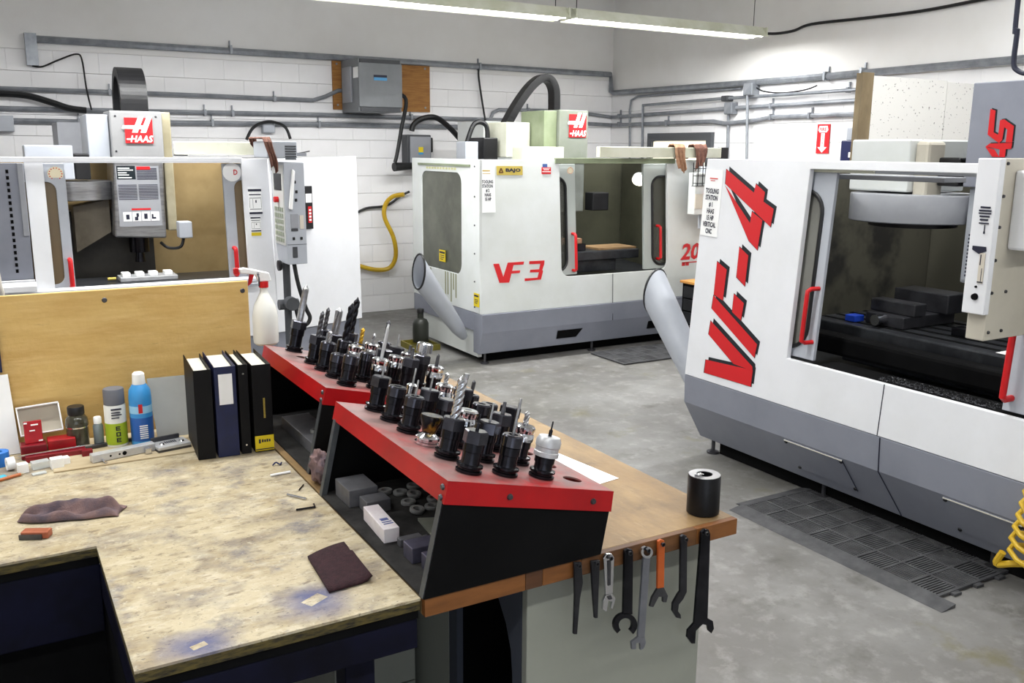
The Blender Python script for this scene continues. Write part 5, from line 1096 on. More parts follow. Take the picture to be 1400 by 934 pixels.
# near rack: rows listed from the wrench end (k=0) to the far end
NEAR = {(0, 0): ('hex', 'tip'), (1, 0): ('round', 'longpin'), (2, 0): ('cap', 'tip'),
        (0, 1): ('hex', 'bigmill'), (1, 1): ('hex', 'pin'), (2, 1): ('silver', 'endmill'),
        (0, 2): ('chrome', 'none'), (1, 2): ('silver', 'none'), (2, 2): ('hex', 'stub'),
        (0, 3): ('round', 'pin'), (1, 3): ('hex', 'none'), (2, 3): ('round', 'none'), (3, 3): ('hex', 'none'),
        (0, 4): ('round', 'none'), (1, 4): ('hex', 'pin'), (2, 4): ('tall', 'cone'), (3, 4): ('short', 'none'),
        (0, 5): ('hex', 'pin'), (1, 5): ('cone', 'pin'), (2, 5): ('silver', 'endmill'), (3, 5): ('short', 'tap')}
FAR = {(0, 0): ('round', 'none'), (1, 0): ('silver', 'blade'), (2, 0): ('tall', 'stub'), (3, 0): ('silver', 'tap'),
       (0, 1): ('short', 'none'), (1, 1): ('round', 'none'), (2, 1): ('silver', 'none'), (3, 1): ('tall', 'shellmill'),
       (0, 2): ('round', 'endmill'), (1, 2): ('silver', 'none'), (2, 2): ('hex', 'pin'), (3, 2): ('silver', 'stub'),
       (0, 3): ('hex', 'drill'), (1, 3): ('round', 'bigdrill'), (2, 3): ('silver', 'endmill'), (3, 3): ('hex', 'pin'),
       (1, 4): ('hex', 'flute'), (2, 4): ('short', 'gold'), (3, 4): ('round', 'drill'),
       (0, 5): ('tall', 'reamer'), (1, 5): ('round', 'drill'), (2, 5): ('hex', 'bigdrill')}
for D_, PP, rws, nm in ((NEAR, PR1, rows1, 'corner rack'), (FAR, PR2, rows2, 'binder-side rack')):
    for (c_i, r_i), (k_, tl_) in D_.items():
        holder(PP, COLS[c_i], rws[r_i], k_, tl_, f'{KD[k_]} tool holder {TD[tl_]}, {nm}, {RW[c_i]}, {ORD[5-r_i]} from backboard', rz=random.random()*1.0)

# ================================================================== things on the benches
def onb(px, py, z=BZ): return at(px, py, 2, z)
# binders
def binder(label, pl, pr_, m, h, depth=.255, y=2.89, title=None, lean=0.0, turn=-.07):
    x0, x1 = onb(pl, 622).x, onb(pr_, 622).x
    x0 += .002; x1 -= .004
    t = thing('ring_binder', label, 'binder', (x0, y, BZ), 'ring binders on the bench')
    t.rotation_euler.z = turn
    z0, z1 = BZ+.001, BZ+h; L_ = lambda x, z: x+lean*(z-BZ)
    def slab(nm, xa, xb, ya, yb, za, zb, mm): return MB().loop([(L_(xa, za), ya, za), (L_(xb, za), ya, za), (L_(xb, za), yb, za), (L_(xa, za), yb, za)], [(L_(xa, zb), ya, zb), (L_(xb, zb), ya, zb), (L_(xb, zb), yb, zb), (L_(xa, zb), yb, zb)]).obj(nm, mm, t, .0012)
    slab('spine', x0, x1, y, y+.004, z0, z1, m); slab('cover', x0, x0+.003, y+.0045, y+depth, z0, z1, m); slab('cover', x1-.003, x1, y+.0045, y+depth, z0, z1, m)
    slab('pages', x0+.0045, x1-.0045, y+.02, y+depth-.015, z0+.004, z1-.012, M('pages', (226, 222, 208), (196, 190, 172), 90, .8, stretch=(8, .2, .2)))
    return t, x0, x1, z0, z1, L_
bblack_m = M('binder_black', (14, 14, 16), (18, 18, 20), 30, .5, spec=.2); bblue_m = M('binder_blue', (20, 29, 70), (16, 24, 58), 20, .5)
binder('thick plain black ring binder at the left of the row', 265, 294, bblack_m, .295, turn=-.07)
t, x0, x1, z0, z1, L_ = binder('navy blue ring binder with white spine label', 295, 330, bblue_m, .30, y=2.885)
bx('spine_label', paper_m, t, x0+.012, x1-.012, 2.883, 2.8848, z0+.175, z0+.275)
t, x0, x1, z0, z1, L_ = binder('slim black ring binder with two chrome spine rivets', 331, 348.5, bblack_m, .30, y=2.885, depth=.24, turn=-.06)
for z in (z0+.03, z1-.03): MB().lathe([(.004, 0), (.003, .002)], ((x0+x1)/2, 2.885, z), (0, -1, 0), 8).obj('rivet', chrome_m, t)
t, x0, x1, z0, z1, L_ = binder('black catalogue binder with yellow foot band and gold lettering', 351, 383.5, bblack_m, .295, y=2.88, turn=-.05)
b0 = bx('yellow_band', yellow_m, t, x0+.0005, x1-.0005, 2.878, 2.8798, z0+.004, z0+.055)
lines(t, (x0+.012, 2.8779, z0+.03), (x1-x0-.024, 0, 0), (0, 0, .014), [(0, 1, 0, .16), (.2, .9, .26, .4), (.2, .8, .46, .6), (.2, .9, .66, .8), (.2, .8, .86, 1)], ink_m, 'band_print', .0012)
lines(t, (x0, 2.8779, z0+.008), (x1-x0, 0, 0), (0, 0, .006), [(0, .5, .03, .97)], ink_m, 'band_line', .0012)
lines(t, (x0+(x1-x0)*.52, 2.8788, z0+.115), (.006, 0, 0), (0, 0, .07), [(.07*k, .07*k+.045, 0, 1) for k in range(14)], gold_m, 'gold_lettering', .001)
# cans and bottles
def turned(name, label, cat, c, parts, group=None):
    t = thing(name, label, cat, (c.x, c.y, BZ), group)
    for nm, prof, m in parts: MB().lathe([(r_, BZ+z_) for r_, z_ in prof], (c.x, c.y, 0), n=24).obj(nm, m, t)
    return t
c = onb(195, 605); c.y -= .02
t = turned('spray_can', 'blue aerosol can with white domed cap', 'spray can', c, [('can', [(.03, .001), (.036, .004), (.036, .165), (.034, .19), (.022, .21)], M('can_blue', (56, 140, 206), (70, 156, 216), 5, .35)), ('cap', [(.0205, .2105), (.021, .213), (.019, .245), (.014, .25)], whitevinyl_m)])
for z0, z1, m_ in ((.02, .10, M('can_label', (38, 92, 170), rough=.4)), (.115, .14, M('can_label_light', (150, 200, 232), rough=.4))): MB().lathe([(.0364, BZ+z0), (.0364, BZ+z1)], (c.x, c.y, 0), n=24).obj('label_band', m_, t)
lines(t, (c.x-.012, c.y-.0366, BZ+.118), (.014, 0, 0), (0, 0, .03), [(0, 1, 0, .9)], redletter_m, 'red_logo', .0015)
lines(t, (c.x-.014, c.y-.0366, BZ+.03), (.03, 0, 0), (0, 0, .07), [(.1*k, .1*k+.05, .05, .9) for k in range(7)], whitevinyl_m, 'small_print', .0015)
c = onb(160, 607); c.y -= .02
t = turned('spray_can', 'aerosol can with grey cap and green white label', 'spray can', c, [('can', [(.03, .001), (.034, .004), (.034, .142), (.032, .146)], M('can_white', (226, 226, 220), rough=.4)), ('cap', [(.033, .147), (.033, .195), (.031, .199)], M('cap_grey', (104, 106, 114), rough=.45))])
MB().lathe([(.0344, BZ+.012), (.0344, BZ+.085)], (c.x, c.y, 0), n=24).obj('label_band', M('label_green', (168, 190, 44), (150, 172, 34), 6, .45), t)
for k in range(3): lines(t, (c.x-.005, c.y-.0347, BZ+.022+.02*k), (.014, 0, 0), (0, 0, .014), [(0, .2, 0, 1), (.8, 1, 0, 1), (0, 1, 0, .25)]+([(0, 1, .75, 1)] if k % 2 else [(.4, .6, .2, .9)]), ink_m, 'label_letter', .0015)
lines(t, (c.x-.02, c.y-.0345, BZ+.09), (.04, 0, 0), (0, 0, .05), [(.86, .94, .1, .9), (.66, .7, .1, .8), (.5, .54, .1, .9), (.3, .34, .1, .7)], ink_m, 'small_print', .006)
c = onb(136, 610); c.y -= .01
turned('small_bottle', 'small grey bottle with white cap beside aerosol can', 'bottle', c, [('bottle', [(.014, .001), (.016, .004), (.016, .075), (.012, .082)], M('grey_bottle', (120, 130, 132), rough=.3)), ('cap', [(.0125, .083), (.0125, .103), (.011, .105)], whitevinyl_m)])
c = onb(108, 612); c.y -= .01
jar_m = M('jar_glass', (58, 56, 44), (92, 90, 78), 14, .12, coat=.4)
t = turned('glass_jar', 'dark glass jar with black cap against backboard', 'jar', c, [('jar', [(.03, .001), (.034, .004), (.034, .075), (.036, .085), (.033, .105), (.024, .118)], jar_m), ('lid', [(.025, .119), (.026, .121), (.026, .143), (.024, .146)], black_m)])
MB().lathe([(.0345, BZ+.0755), (.0352, BZ+.08)], (c.x, c.y, 0), n=24).obj('jar_band', chrome_m, t)
# leaning plates and cartons
g = onb(212, 602); tag(MB().obox((g.x+.01, g.y, BZ+.001), (.15, -.01, 0), (-.012, .075, .2), (0, .004, -.001)).obj('sheet_plate', M('grey_sheet', (150, 150, 146), (138, 138, 134), 3, .5), None), 'square grey metal sheet leaning against backboard behind binders', 'plate')
t = thing('carton_tray', 'shallow white carton tray leaning open side out', 'tray', (.12, 3.2, BZ+.06))
o_, r_, u_ = Vector((.035, 3.235, BZ+.055)), Vector((.125, 0, .006)), Vector((-.006, .035, .088)); n_ = r_.cross(u_).normalized()
MB().obox(o_, r_, u_, n_*.003).obj('tray_bottom', M('carton_beige', (176, 168, 152), rough=.7), t)
for a_o, aa, bb in ((o_, r_, u_.normalized()*.004), (o_+u_*.96, r_, u_.normalized()*.004), (o_+u_*.05, r_.normalized()*.004, u_*.9), (o_+r_*.977+u_*.05, r_.normalized()*.004, u_*.9)): MB().obox(a_o+n_*.0035, aa, bb, n_*.022).obj('tray_wall', paper_m, t)
dkred_m = M('dark_red_box', (134, 18, 32), (112, 12, 24), 6, .35); cherry_m = M('cherry_box', (172, 22, 32), (146, 10, 20), 12, .3)
t = thing('red_packet', 'small bright red packet with white marks standing on boxes', 'packet', (.08, 3.18, BZ+.046)); o_ = Vector((.045, 3.175, BZ+.047)); MB().obox(o_, (.052, .004, 0), (0, .012, .07), (0, .018, -.003)).obj('packet', cherry_m, t, .002)
lines(t, o_-Vector((0, .0005, 0)), (.052, .004, 0), (0, .012, .07), [(.8, .86, .4, .8), (.55, .6, .3, .6), (.06, .12, .75, .98), (.9, .97, .02, .2)], whitevinyl_m, 'white_marks', .002)
tag(bx('tool_case', dkred_m, None, .03, .105, 3.155, 3.21, BZ+.001, BZ+.046, .003), 'dark red tool case under the red packet', 'case'); tag(bx('tool_case', cherry_m, None, .108, .19, 3.16, 3.215, BZ+.001, BZ+.052, .003), 'cherry red tool case beside the dark red case', 'case')
tag(bx('tool_case', dkred_m, None, .04, .215, 3.118, 3.15, BZ+.001, BZ+.022, .003), 'long low dark red case lying before the others', 'case'); tag(bx('pin_gauge_box', dkred_m, None, .2, .232, 3.09, 3.115, BZ+.001, BZ+.024, .002), 'tiny dark red box by the silver level', 'box')
tag(MB().cyl((.02, 3.125, BZ+.026), (.235, 3.135, BZ+.028), .0028, n=8).obj('steel_rod', chrome_m), 'thin bright rod lying on the long red case', 'rod')
tag(MB().obox((.2, 3.152, BZ+.006), (.2, .03, 0), (0, .014, 0), (0, 0, .012)).obj('scale_bar', darksteel_m, None, .002), 'dark straight bar lying behind the silver level', 'bar')
t = thing('aluminium_level', 'long silver machinist level lying before the aerosol cans', 'level', (.32, 3.07, BZ+.005))
p0, p1 = onb(127, 634, BZ+.006), onb(213, 616, BZ+.006); dv = p1-p0; up_ = Vector((0, 0, 1)); sd = up_.cross(dv).normalized()
alu_m = M('aluminium', (196, 197, 200), (180, 181, 184), 20, .35, metal=.7)
MB().obox(p0, dv, sd*.03, up_*.026).obj('beam', alu_m, t, .002)
for f_ in (.28, .42, .5): MB().lathe([(.0035 if f_ != .5 else .007, 0), (.003 if f_ != .5 else .006, .001)], p0+dv*f_+up_*.013, -sd, 10).obj('hole', blackmat_m, t)
MB().obox(p0+dv*.8-sd*.022, dv*.1, sd*.02, up_*.02).obj('slider', chrome_m, t, .002); MB().cyl(p0+dv*.15-sd*.001+up_*.006, p0+dv*.17-sd*.025+up_*.001, .004, n=8).obj('screw', chrome_m, t)
t = thing('dial_gauge', 'flat silver gauge block with round holes beside binders', 'gauge', (.49, 3.02, BZ+.005)); p0 = onb(217, 620, BZ+.005); p1 = onb(262, 611, BZ+.005); dv = p1-p0; sd = up_.cross(dv).normalized()
MB().obox(p0, dv, sd*.075, up_*.006).obj('foot', darksteel_m, t); MB().obox(p0+up_*.0065, dv, sd*.075, up_*.012).obj('plate', alu_m, t, .003); MB().obox(p0+up_*.019+sd*.066, dv*.85, sd*.008, up_*.014).obj('rear_rail', darksteel_m, t)
for f_ in (.2, .8): MB().lathe([(.009, 0), (.007, .004)], p0+dv*f_+sd*.03+up_*.0186, (0, 0, 1), 12).obj('button', chrome_m, t)
mb = MB()
for k in range(6): mb.obox(p0+dv*(.32+.06*k)+sd*.03+up_*.0186, dv*.03, sd*.02, up_*.0015)
mb.obj('scale_marks', ink_m, t)
# small clutter at the left end
def cube(label, px, py, w_, d_, h, m, name='white_block', cat='block', rz=.2):
    p = onb(px, py); o = MB().box(p.x-w_/2, p.x+w_/2, p.y, p.y+d_, BZ+.001, BZ+h, rz).obj(name, m, None, .0015); return tag(o, label, cat)
cube('small white plastic cube with dark top edge', 32, 648, .028, .026, .03, whitevinyl_m); cube('large white plastic cube in front of long red case', 79, 642, .036, .03, .034, whitevinyl_m, rz=.1); cube('flat white block next to the large cube', 90, 637, .024, .026, .026, paper_m)
clr_m = M('clear_acrylic', (214, 220, 220), rough=.1, alpha=.55); cube('clear acrylic block between white cubes', 56, 642, .05, .03, .024, clr_m, 'acrylic_block'); cube('thin clear acrylic slip lying on bench', 54, 650, .04, .02, .006, clr_m, 'acrylic_slip')
p = onb(2, 640); t = thing('tape_roll', 'blue tape roll standing at the bench left end', 'tape', (p.x, p.y, BZ)); MB().lathe([(.012, .001), (.03, .001), (.03, .045), (.012, .045), (.012, .001)], (p.x-.005, p.y+.03, BZ), n=24).obj('roll', M('blue_tape', (40, 116, 196), (30, 100, 180), 8, .45), t)
p = onb(14, 645); t = thing('tape_roll', 'white roll of tape beside the blue roll', 'tape', (p.x, p.y, BZ)); MB().lathe([(.008, 0), (.02, 0), (.02, .022), (.008, .022), (.008, 0)], (p.x-.008, p.y+.012, BZ+.0215), (1, .2, 0), n=20).obj('roll', paper_m, t)
p0, p1 = onb(-14, 663), onb(28, 651); t = thing('pencil', 'orange brown pencil lying near bench left end', 'pencil', p0); MB().cyl(p0+up_*.006, p1+up_*.006, .0055, n=6).obj('barrel', M('pencil_orange', (176, 96, 44), rough=.45), t); MB().cyl(p1+up_*.006, p1+(p1-p0).normalized()*.012+up_*.004, .0053, .001, n=6).obj('point', plank_m, t)
p = onb(2, 656); tag(MB().box(p.x-.04, p.x+.015, p.y, p.y+.03, BZ+.001, BZ+.003, .3).obj('blue_card', M('cyan_card', (60, 170, 196), rough=.5)), 'small cyan card lying beside the pencil', 'card')
tag(MB().obox((-.26, 3.235, BZ+.002), (.29, 0, 0), (-.012, .05, .255), (0, .002, 0)).obj('paper_poster', paper_m), 'white paper sheet leaning on backboard at left end', 'paper')
tag(MB().box(-.3, .004, 3.285, 3.298, 1.185, 1.36).obj('blue_folder', bblue_m), 'dark blue folder pinned to backboard above white sheet', 'folder')
# cloths
def heap(name, label, c, rx, ry, h, m, rot, seed, nx=60, ny=34):
    """dropped cloth: long soft folds running along its length, one end turned up"""
    vs = []; fs = []; R_ = Matrix.Rotation(rot, 2)
    for i in range(nx):
        for j in range(ny):
            u, v = i/(nx-1)*2-1, j/(ny-1)*2-1
            e = max(0, 1-abs(u)**6)*max(0, 1-abs(v)**4)
            w1 = noise.noise(Vector((u*1.6+seed, v*.8, seed))); w2 = noise.noise(Vector((u*3+seed, v*2.4+3, seed)))
            z = h*e*(.42+.34*math.sin(v*4.6+u*1.3+w1*3)+.26*w2+.5*max(0, u-.45)*(1-abs(v)))
            wx = u*(1+.1*w1); wy = v*(.8+.25*w1)*(.7+.3*math.cos((u-.3)*1.5))+.18*math.sin(u*2.4)
            p = R_ @ Vector((wx*rx, wy*ry)); vs.append((c.x+p.x, c.y+p.y, c.z+.0045+max(0, z)))
    for i in range(nx-1):
        for j in range(ny-1): fs.append((i*ny+j, i*ny+j+1, (i+1)*ny+j+1, (i+1)*ny+j))
    o = MB().add(vs, fs, True).obj(name, m, None, recalc=False); s_ = o.modifiers.new('thick', 'SOLIDIFY'); s_.thickness = .003; s_.offset = 1
    return tag(o, label, 'rag')
def bunch(name, label, c, rx, ry, rz_, m, seed, n=40, k=26):
    """rag stuffed into a bunch: closed lump with deep soft folds"""
    vs = []; fs = []
    for i in range(k+1):
        ph = PI*i/k
        for j in range(n):
            th = 2*PI*j/n; d = Vector((math.sin(ph)*math.cos(th), math.sin(ph)*math.sin(th), math.cos(ph)))
            f = 1-.42*abs(noise.noise(d*1.7+Vector((seed, 0, 0))))-.25*abs(noise.noise(d*3.4+Vector((0, seed, 0))))+.12*noise.noise(d*.9)
            vs.append((c.x+d.x*rx*f, c.y+d.y*ry*f, max(c.z+.001, c.z+rz_*.8+d.z*rz_*f)))
    for i in range(k):
        for j in range(n): fs.append((i*n+j, i*n+(j+1) % n, (i+1)*n+(j+1) % n, (i+1)*n+j))
    return tag(MB().add(vs, fs, True).obj(name, m), label, 'rag')
c0 = onb(98, 706); heap('shop_rag', 'crumpled mauve shop rag lying on the plywood bench', c0, .13, .052, .05, rag2_m, -.35, 3.1)
c0 = onb(428, 668); c0.x = .80; c0.y = 2.505; c0.z += .002; bunch('shop_rag', 'crumpled brown rag between the two rack openings', c0, .04, .06, .062, rag2_m, 3.3)
# abrasive pad
Q = [onb(*p) for p in ((421, 765), (470, 745), (510, 795), (450, 812))]; vs = []; fs = []; nn = 9
for i in range(nn):
    for j in range(nn):
        u, v = i/(nn-1), j/(nn-1); p = Q[0].lerp(Q[1], u).lerp(Q[3].lerp(Q[2], u), v); vs.append((p.x, p.y, BZ+.002+.012*(max(0, u-.75)/.25)**2*(v > .3)+.008*(1-v)*u*(1-u)*2))
for i in range(nn-1):
    for j in range(nn-1): fs.append((i*nn+j, i*nn+j+1, (i+1)*nn+j+1, (i+1)*nn+j))
o = MB().add(vs, fs, True).obj('abrasive_pad', M('maroon_pad', (62, 36, 42), (46, 26, 32), 60, .95, bump=.8, bscale=300), None, recalc=False); s_ = o.modifiers.new('thick', 'SOLIDIFY'); s_.thickness = .007; s_.offset = 1
tag(o, 'square maroon abrasive pad lying on the plywood bench', 'pad')
p = onb(51, 737); t = thing('copper_block', 'small copper coloured block on bench below the rag', 'block', p); MB().box(p.x-.034, p.x+.034, p.y-.002, p.y+.028, BZ+.001, BZ+.02, -.45).obj('block', M('copper', (176, 104, 76), (150, 80, 58), 12, .45, metal=.4), t, .003); MB().box(p.x-.036, p.x+.02, p.y-.0065, p.y-.003, BZ+.001, BZ+.014, -.45, (p.x, p.y+.013, 0)).obj('dark_jaw', darksteel_m, t)
def stick(name, label, a, b_, r, m, cat): return tag(MB().cyl(onb(*a)+up_*(r+.0005), onb(*b_)+up_*(r+.0005), r, n=8).obj(name, m), label, cat)
stick('chalk_stick', 'white chalk stick lying near the binders', (370, 652), (397, 647), .004, paper_m, 'chalk'); stick('metal_scribe', 'silver scribe lying on bench near the brown rag', (393, 678), (419, 684), .0035, chrome_m, 'scribe')
stick('small_pin', 'short dark pin lying by the brown rag', (409, 671), (415, 664), .002, blackox_m, 'pin')
a0, a1, a2 = onb(405, 699)+up_*.004, onb(431, 695)+up_*.004, onb(429, 691)+up_*.004; tag(MB().tube([a0, a1, a2], .003, 6).obj('hex_key', blackox_m), 'small black hex key on bench below the scribe', 'hex key')
a0 = onb(373, 638); tag(MB().tube(smooth_path([a0+up_*.004, a0+Vector((.012, .006, .01)), a0+Vector((.022, -.002, .004)), a0+Vector((.03, .008, .006))], 4), .0025, 6).obj('wire_clip', M('navy', (0, 0, 0))), 'bent dark blue wire clip on bench before binders', 'clip')
# spray bottle hooked over the board
bc = at(363, 445, 1, 3.385); t = thing('spray_bottle', 'translucent white spray bottle with red trigger hooked on backboard', 'spray bottle', (bc.x, 3.385, 1.17))
MB().lathe([(.038, 1.172), (.046, 1.18), (.047, 1.2), (.047, 1.28), (.04, 1.32), (.018, 1.365), (.014, 1.375), (.014, 1.39)], (bc.x, 3.385, 0), n=24).obj('bottle', M('milky_plastic', (226, 226, 220), rough=.35), t)
MB().lathe([(.018, 1.39), (.018, 1.412)], (bc.x, 3.385, 0), n=14).obj('collar', red_m, t)
MB().prism([(bc.x-.02, 1.413), (bc.x+.028, 1.413), (bc.x+.02, 1.445), (bc.x-.07, 1.468), (bc.x-.09, 1.465), (bc.x-.085, 1.448), (bc.x-.03, 1.44)], 'y', 3.372, 3.398).obj('spray_head', whitevinyl_m, t, .004)
MB().box(bc.x-.108, bc.x-.0905, 3.376, 3.394, 1.446, 1.468).obj('nozzle', red_m, t, .003); MB().prism([(bc.x-.05, 1.442), (bc.x-.035, 1.44), (bc.x-.045, 1.41), (bc.x-.058, 1.40)], 'y', 3.378, 3.392).obj('trigger', red_m, t)
MB().tube(smooth_path([(bc.x-.02, 3.371, 1.44), (bc.x-.03, 3.34, 1.45), (bc.x-.04, 3.31, 1.452), (bc.x-.04, 3.29, 1.44), (bc.x-.04, 3.294, 1.41)], 4), .003, 6).obj('hook', darksteel_m, t)
# bushing and paper on the tool bench
t = thing('steel_bushing', 'black steel bushing with bore standing on bench corner', 'bushing', (1.652, 1.785, BZ)); cc = (1.652, 1.785, BZ)
MB().lathe([(.021, .001), (.043, .001), (.045, .003), (.045, .108), (.044, .110), (.021, .110), (.021, .001)], cc, n=32).obj('sleeve', M('oiled_black', (30, 30, 32), (22, 22, 24), 8, .35, metal=.5), t)
MB().lathe([(.022, .1105), (.043, .1105), (.043, .1115), (.022, .1115), (.022, .1105)], cc, n=32).obj('ground_face', steel_m, t); MB().box(1.62, 1.642, 1.775, 1.79, BZ+.1118, BZ+.116).obj('key_clip', chrome_m, t)
Q = [(1.605, 2.11), (1.37, 2.075), (1.335, 2.36), (1.57, 2.395)]
tag(MB().prism(Q, 'z', BZ+.0006, BZ+.0014).obj('paper_sheet', M('bright_paper', (248, 248, 250), rough=.8)), 'white paper sheet lying on bench behind corner rack', 'paper')
# hanging wrenches
cw = lambda X, Y: (700+X/3.335, 620+Y/3.335)
def flat(mb, pts, th=.008, y=1.690):
    L_ = [at(*cw(*p), 1, y) for p in pts]; return mb.loop([Vector((p.x, y, p.z)) for p in L_], [Vector((p.x, y+th, p.z)) for p in L_])
def ringpts(mb, c, ro, ri, a0, a1, th=.008, n=18, y=1.690):
    for k in range(n):
        t0, t1_ = a0+(a1-a0)*k/n, a0+(a1-a0)*(k+1)/n
        flat(mb, [(c[0]+ri*math.cos(t0), c[1]+ri*math.sin(t0)), (c[0]+ro*math.cos(t0), c[1]+ro*math.sin(t0)), (c[0]+ro*math.cos(t1_), c[1]+ro*math.sin(t1_)), (c[0]+ri*math.cos(t1_), c[1]+ri*math.sin(t1_))], th, y)
def hang(name, label, cat, top):
    p = at(*cw(*top), 1, 1.69); t = thing(name, label, cat, (p.x, 1.69, p.z), 'hand tools hanging on the bench edge')
    MB().cyl((p.x, 1.702, p.z), (p.x, 1.682, p.z), .0035, n=8).cyl((p.x, 1.684, p.z), (p.x, 1.682, p.z), .006, n=8).obj('nail', darksteel_m, t); return t
wsteel_m = M('wrench_steel', (60, 60, 64), (44, 44, 48), 10, .4, metal=.7)
t = hang('drift_key', 'long tapered dark steel drift hanging next to the rack', 'drift', (302, 510)); flat(MB(), [(285, 500), (318, 497), (325, 590), (312, 660), (298, 826), (282, 826), (288, 650)]).obj('blade', wsteel_m, t, .0015)
t = hang('drift_key', 'short tapered dark drift hanging beside the adjustable wrench', 'drift', (383, 500)); flat(MB(), [(362, 493), (402, 488), (396, 640), (392, 752), (378, 753), (370, 650)]).obj('blade', wsteel_m, t, .0015)
t = hang('adjustable_wrench', 'chrome adjustable wrench hanging on the bench edge', 'wrench', (445, 475)); flat(MB(), [(418, 480), (432, 460), (456, 458), (467, 474), (460, 640), (428, 648)]).obj('handle', chrome_m, t, .0015); flat(MB(), [(428, 649), (460, 641), (473, 662), (460, 712), (452, 706), (458, 676), (440, 672), (432, 724), (414, 712), (416, 675)]).obj('jaw', chrome_m, t, .001)
flat(MB(), [(436, 490), (452, 488), (450, 600), (438, 604)], .001, 1.6885).obj('handle_recess', darksteel_m, t); flat(MB(), [(436, 652), (452, 648), (458, 664), (442, 668)], .002, 1.6875).obj('worm_screw', darksteel_m, t)
t = hang('pin_spanner', 'black pin spanner with open C-shaped jaw', 'wrench', (533, 452)); mb = flat(MB(), [(515, 445), (530, 436), (548, 438), (553, 450), (550, 735), (508, 735)]); mb.obj('handle', blackox_m, t, .001); mb = MB(); ringpts(mb, (518, 783), 54, 31, -PI*1.25, PI*.28, .008); mb.obj('hook_jaw', blackox_m, t)
t = hang('combination_wrench', 'grey combination wrench with bright ring end', 'wrench', (616, 440)); mb = MB(); ringpts(mb, (616, 452), 27, 16, 0, 2*PI); mb.obj('ring_end', chrome_m, t); w2_m = M('satin_steel', (140, 142, 150), (120, 122, 130), 8, .35, metal=.7)
flat(MB(), [(600, 478), (632, 478), (606, 838), (575, 838)]).obj('shaft', w2_m, t, .0015); flat(MB(), [(575, 839), (606, 839), (613, 862), (600, 893), (587, 898), (585, 866), (567, 866), (566, 893), (548, 895), (546, 862)]).obj('open_end', w2_m, t, .001)
t = hang('orange_wrench', 'wrench with orange dipped handle and steel jaw', 'wrench', (683, 412)); flat(MB(), [(668, 402), (680, 393), (695, 398), (698, 415), (694, 612), (664, 618)]).obj('handle', M('orange_dip', (190, 92, 38), (172, 78, 28), 8, .4), t, .0015); flat(MB(), [(664, 619), (694, 613), (712, 650), (705, 680), (690, 680), (690, 655), (670, 655), (645, 702), (630, 700), (640, 660)]).obj('jaw', darksteel_m, t, .001)
t = hang('hook_spanner', 'slim dark hook spanner hanging between orange and large wrench', 'wrench', (788, 390)); flat(MB(), [(772, 380), (782, 372), (797, 376), (800, 395), (798, 632), (782, 665), (762, 690), (758, 720), (770, 736), (772, 755), (752, 750), (733, 720), (735, 685), (757, 645), (768, 630)]).obj('blade', wsteel_m, t, .001)
t = hang('open_wrench', 'largest black open-jaw wrench hanging near bench corner', 'wrench', (883, 362)); flat(MB(), [(865, 360), (880, 346), (897, 348), (905, 366), (893, 752), (917, 765), (922, 800), (910, 822), (897, 810), (893, 785), (870, 780), (840, 810), (836, 868), (820, 868), (800, 840), (803, 808), (832, 775)]).obj('blade', blackox_m, t, .001)
# contents of the racks
RZ = BZ+.0055
def rb(name, label, cat, x0, x1, y0, y1, h, m, rz=0, group=None, z=RZ): return tag(MB().box(x0, x1, y0, y1, z, z+h, rz).obj(name, m, None, .002), label, cat, group)
blk_m = M('steel_block', (112, 112, 116), (84, 84, 88), 8, .45, metal=.3)
rb('steel_block', 'largest dark steel block on corner rack floor by its post', 'block', .80, .885, 2.27, 2.385, .05, blk_m); rb('steel_block', 'medium dark steel block before the largest block', 'block', .825, .895, 2.2, 2.26, .035, blk_m)
t = thing('soap_carton', 'white oblong carton with blue print on rack floor', 'box', (.82, 2.08, RZ)); MB().box(.80, .842, 2.005, 2.175, RZ, RZ+.038, -.06).obj('carton', M('carton_white', (228, 222, 224), (216, 206, 210), 20, .6), t, .002); lines(t, (.808, 2.03, RZ+.0375), (.026, 0, 0), (0, .05, 0), [(.1, .2, 0, 1), (.35, .45, 0, 1), (.6, .9, .1, .9)], M('blue_print', (90, 100, 150)), 'print', .0012)
rb('parallel_bar', 'upper narrow steel parallel beside the white carton', 'bar', .822, .882, 1.965, 1.988, .02, blk_m); rb('parallel_bar', 'lower narrow steel parallel in front of its twin', 'bar', .83, .892, 1.935, 1.96, .024, blk_m)
vio_m = M('bluish_steel', (120, 118, 140), (90, 88, 104), 8, .35, metal=.6)
rb('vise_jaw', 'bluish steel jaw block in front of the parallels', 'block', .81, .882, 1.865, 1.92, .04, vio_m); rb('vise_jaw', 'bluish steel jaw block nearest the rack front panel', 'block', .822, .9, 1.79, 1.84, .04, vio_m); rb('foam_scrap', 'white scrap wedged behind the front jaw block', 'scrap', .905, .935, 1.77, 1.80, .05, paper_m)
tag(MB().prism([(.90, 1.80), (1.14, 1.76), (1.16, 2.0), (.93, 2.10)], 'z', RZ, RZ+.008).obj('steel_plate', M('greenish_plate', (124, 126, 116), (96, 98, 90), 6, .5)), 'flat greenish steel plate on corner rack floor', 'plate')
rr = random.Random(5); ring_me = None
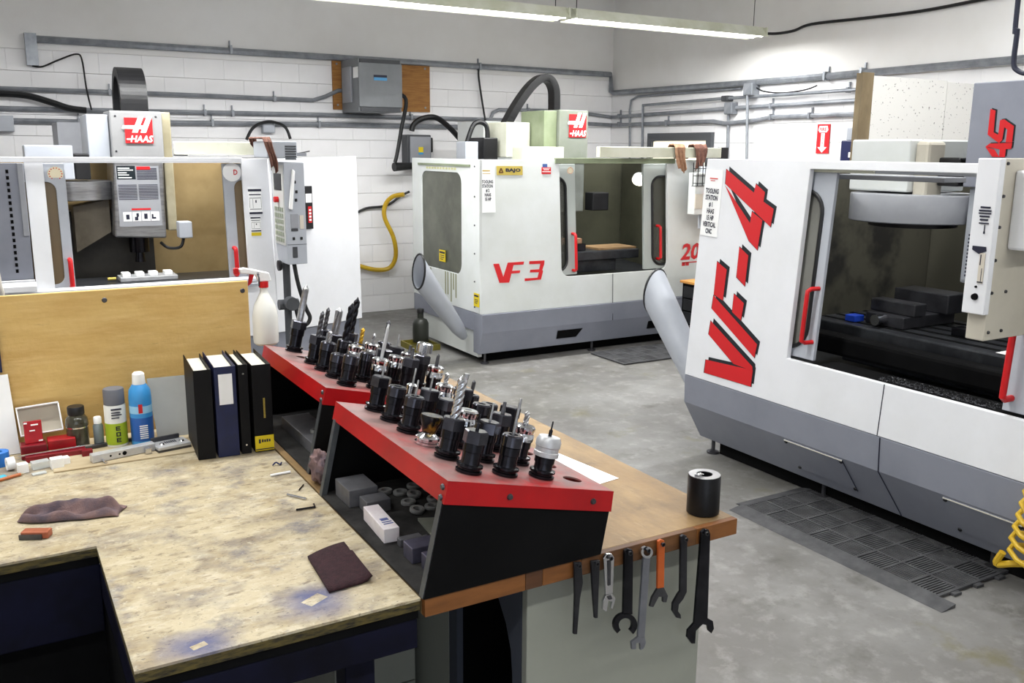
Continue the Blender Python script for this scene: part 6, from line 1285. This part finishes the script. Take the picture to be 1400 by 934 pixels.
for k, (x, y) in enumerate(((.93, 2.33), (.965, 2.30), (.99, 2.26), (.955, 2.22), (1.02, 2.33), (1.05, 2.28), (1.03, 2.21), (1.0, 2.16), (.95, 2.15), (1.08, 2.22), (1.1, 2.33), (1.075, 2.15))):
    R1 = .02
    if ring_me is None: o = MB().lathe([(.012, 0), (.02, 0), (.021, .002), (.021, .008), (.02, .01), (.012, .01), (.012, 0)], n=20).obj('steel_ring', M('dull_ring', (150, 150, 148), (110, 110, 108), 20, .5, metal=.2)); ring_me = o.data
    else: o = bpy.data.objects.new('steel_ring', ring_me); COL.objects.link(o)
    o.location = (x, y, RZ+.0005+(.004 if k % 3 == 2 else 0)); o.rotation_euler = (.15*(k % 3 == 2), .1*(k % 3 == 2), 0); tag(o, 'small bright steel ring among rings on corner rack floor', 'ring', 'steel rings on the corner rack floor')
for k in range(10):
    x, y = .95+.18*rr.random(), 1.82+.22*rr.random(); s_ = .013+.014*rr.random()
    o = MB().prism([(x+s_*math.cos(a+k), y+s_*(.6+.5*rr.random())*math.sin(a+k)) for a in (0, 1.1, 2.3, 3.3, 4.4, 5.4)], 'z', RZ+.0085, RZ+.014+.03*rr.random()).obj('steel_fitting', blk_m if k % 3 else alu_m, None, .002)
    tag(o, 'small steel fitting in the heap on the greenish plate', 'fitting', 'fittings heaped on the steel plate')
rb('steel_slab', 'long grey steel slab on binder-side rack floor', 'slab', .85, .95, 2.64, 3.1, .04, blk_m)
for k, (x, y) in enumerate(((.88, 2.75), (.91, 2.8), (.9, 2.86), (.93, 2.72))):
    o = bpy.data.objects.new('steel_ring', ring_me); COL.objects.link(o); o.location = (x, y, RZ+.0405); tag(o, 'small bright steel ring lying on the long grey slab', 'ring', 'steel rings on the slab')
rb('red_scraper', 'red plastic scraper at the back of binder-side rack', 'scraper', .98, 1.0, 2.95, 3.03, .02, red_m, .4)

# swarf along the door sill of the huge-lettered machine
rr = random.Random(11); mb = MB()
for k in range(420):
    y = 2.28+.62*rr.random(); x = 3.80+.10*rr.random()**1.4; a = rr.random()*PI; l_ = .004+.009*rr.random(); z = .6245+.16*max(0, 1-(x-3.80)/.05)*rr.random()
    if x < 3.835 or True: mb.obox((x, y, .792 if k % 2 else .7925), (l_*math.cos(a), l_*math.sin(a), .002), (-.002*math.sin(a), .002*math.cos(a), .001), (0, 0, .0015+.004*rr.random()))
mb.obj('swarf', M('bright_swarf', (150, 150, 154), (60, 60, 64), 60, .3, metal=.8), A)['kind'] = 'stuff'
MB().box(3.79, 3.935, 1.63, 3.27, .775, .7915).obj('sill_ledge', blackmat_m, A)
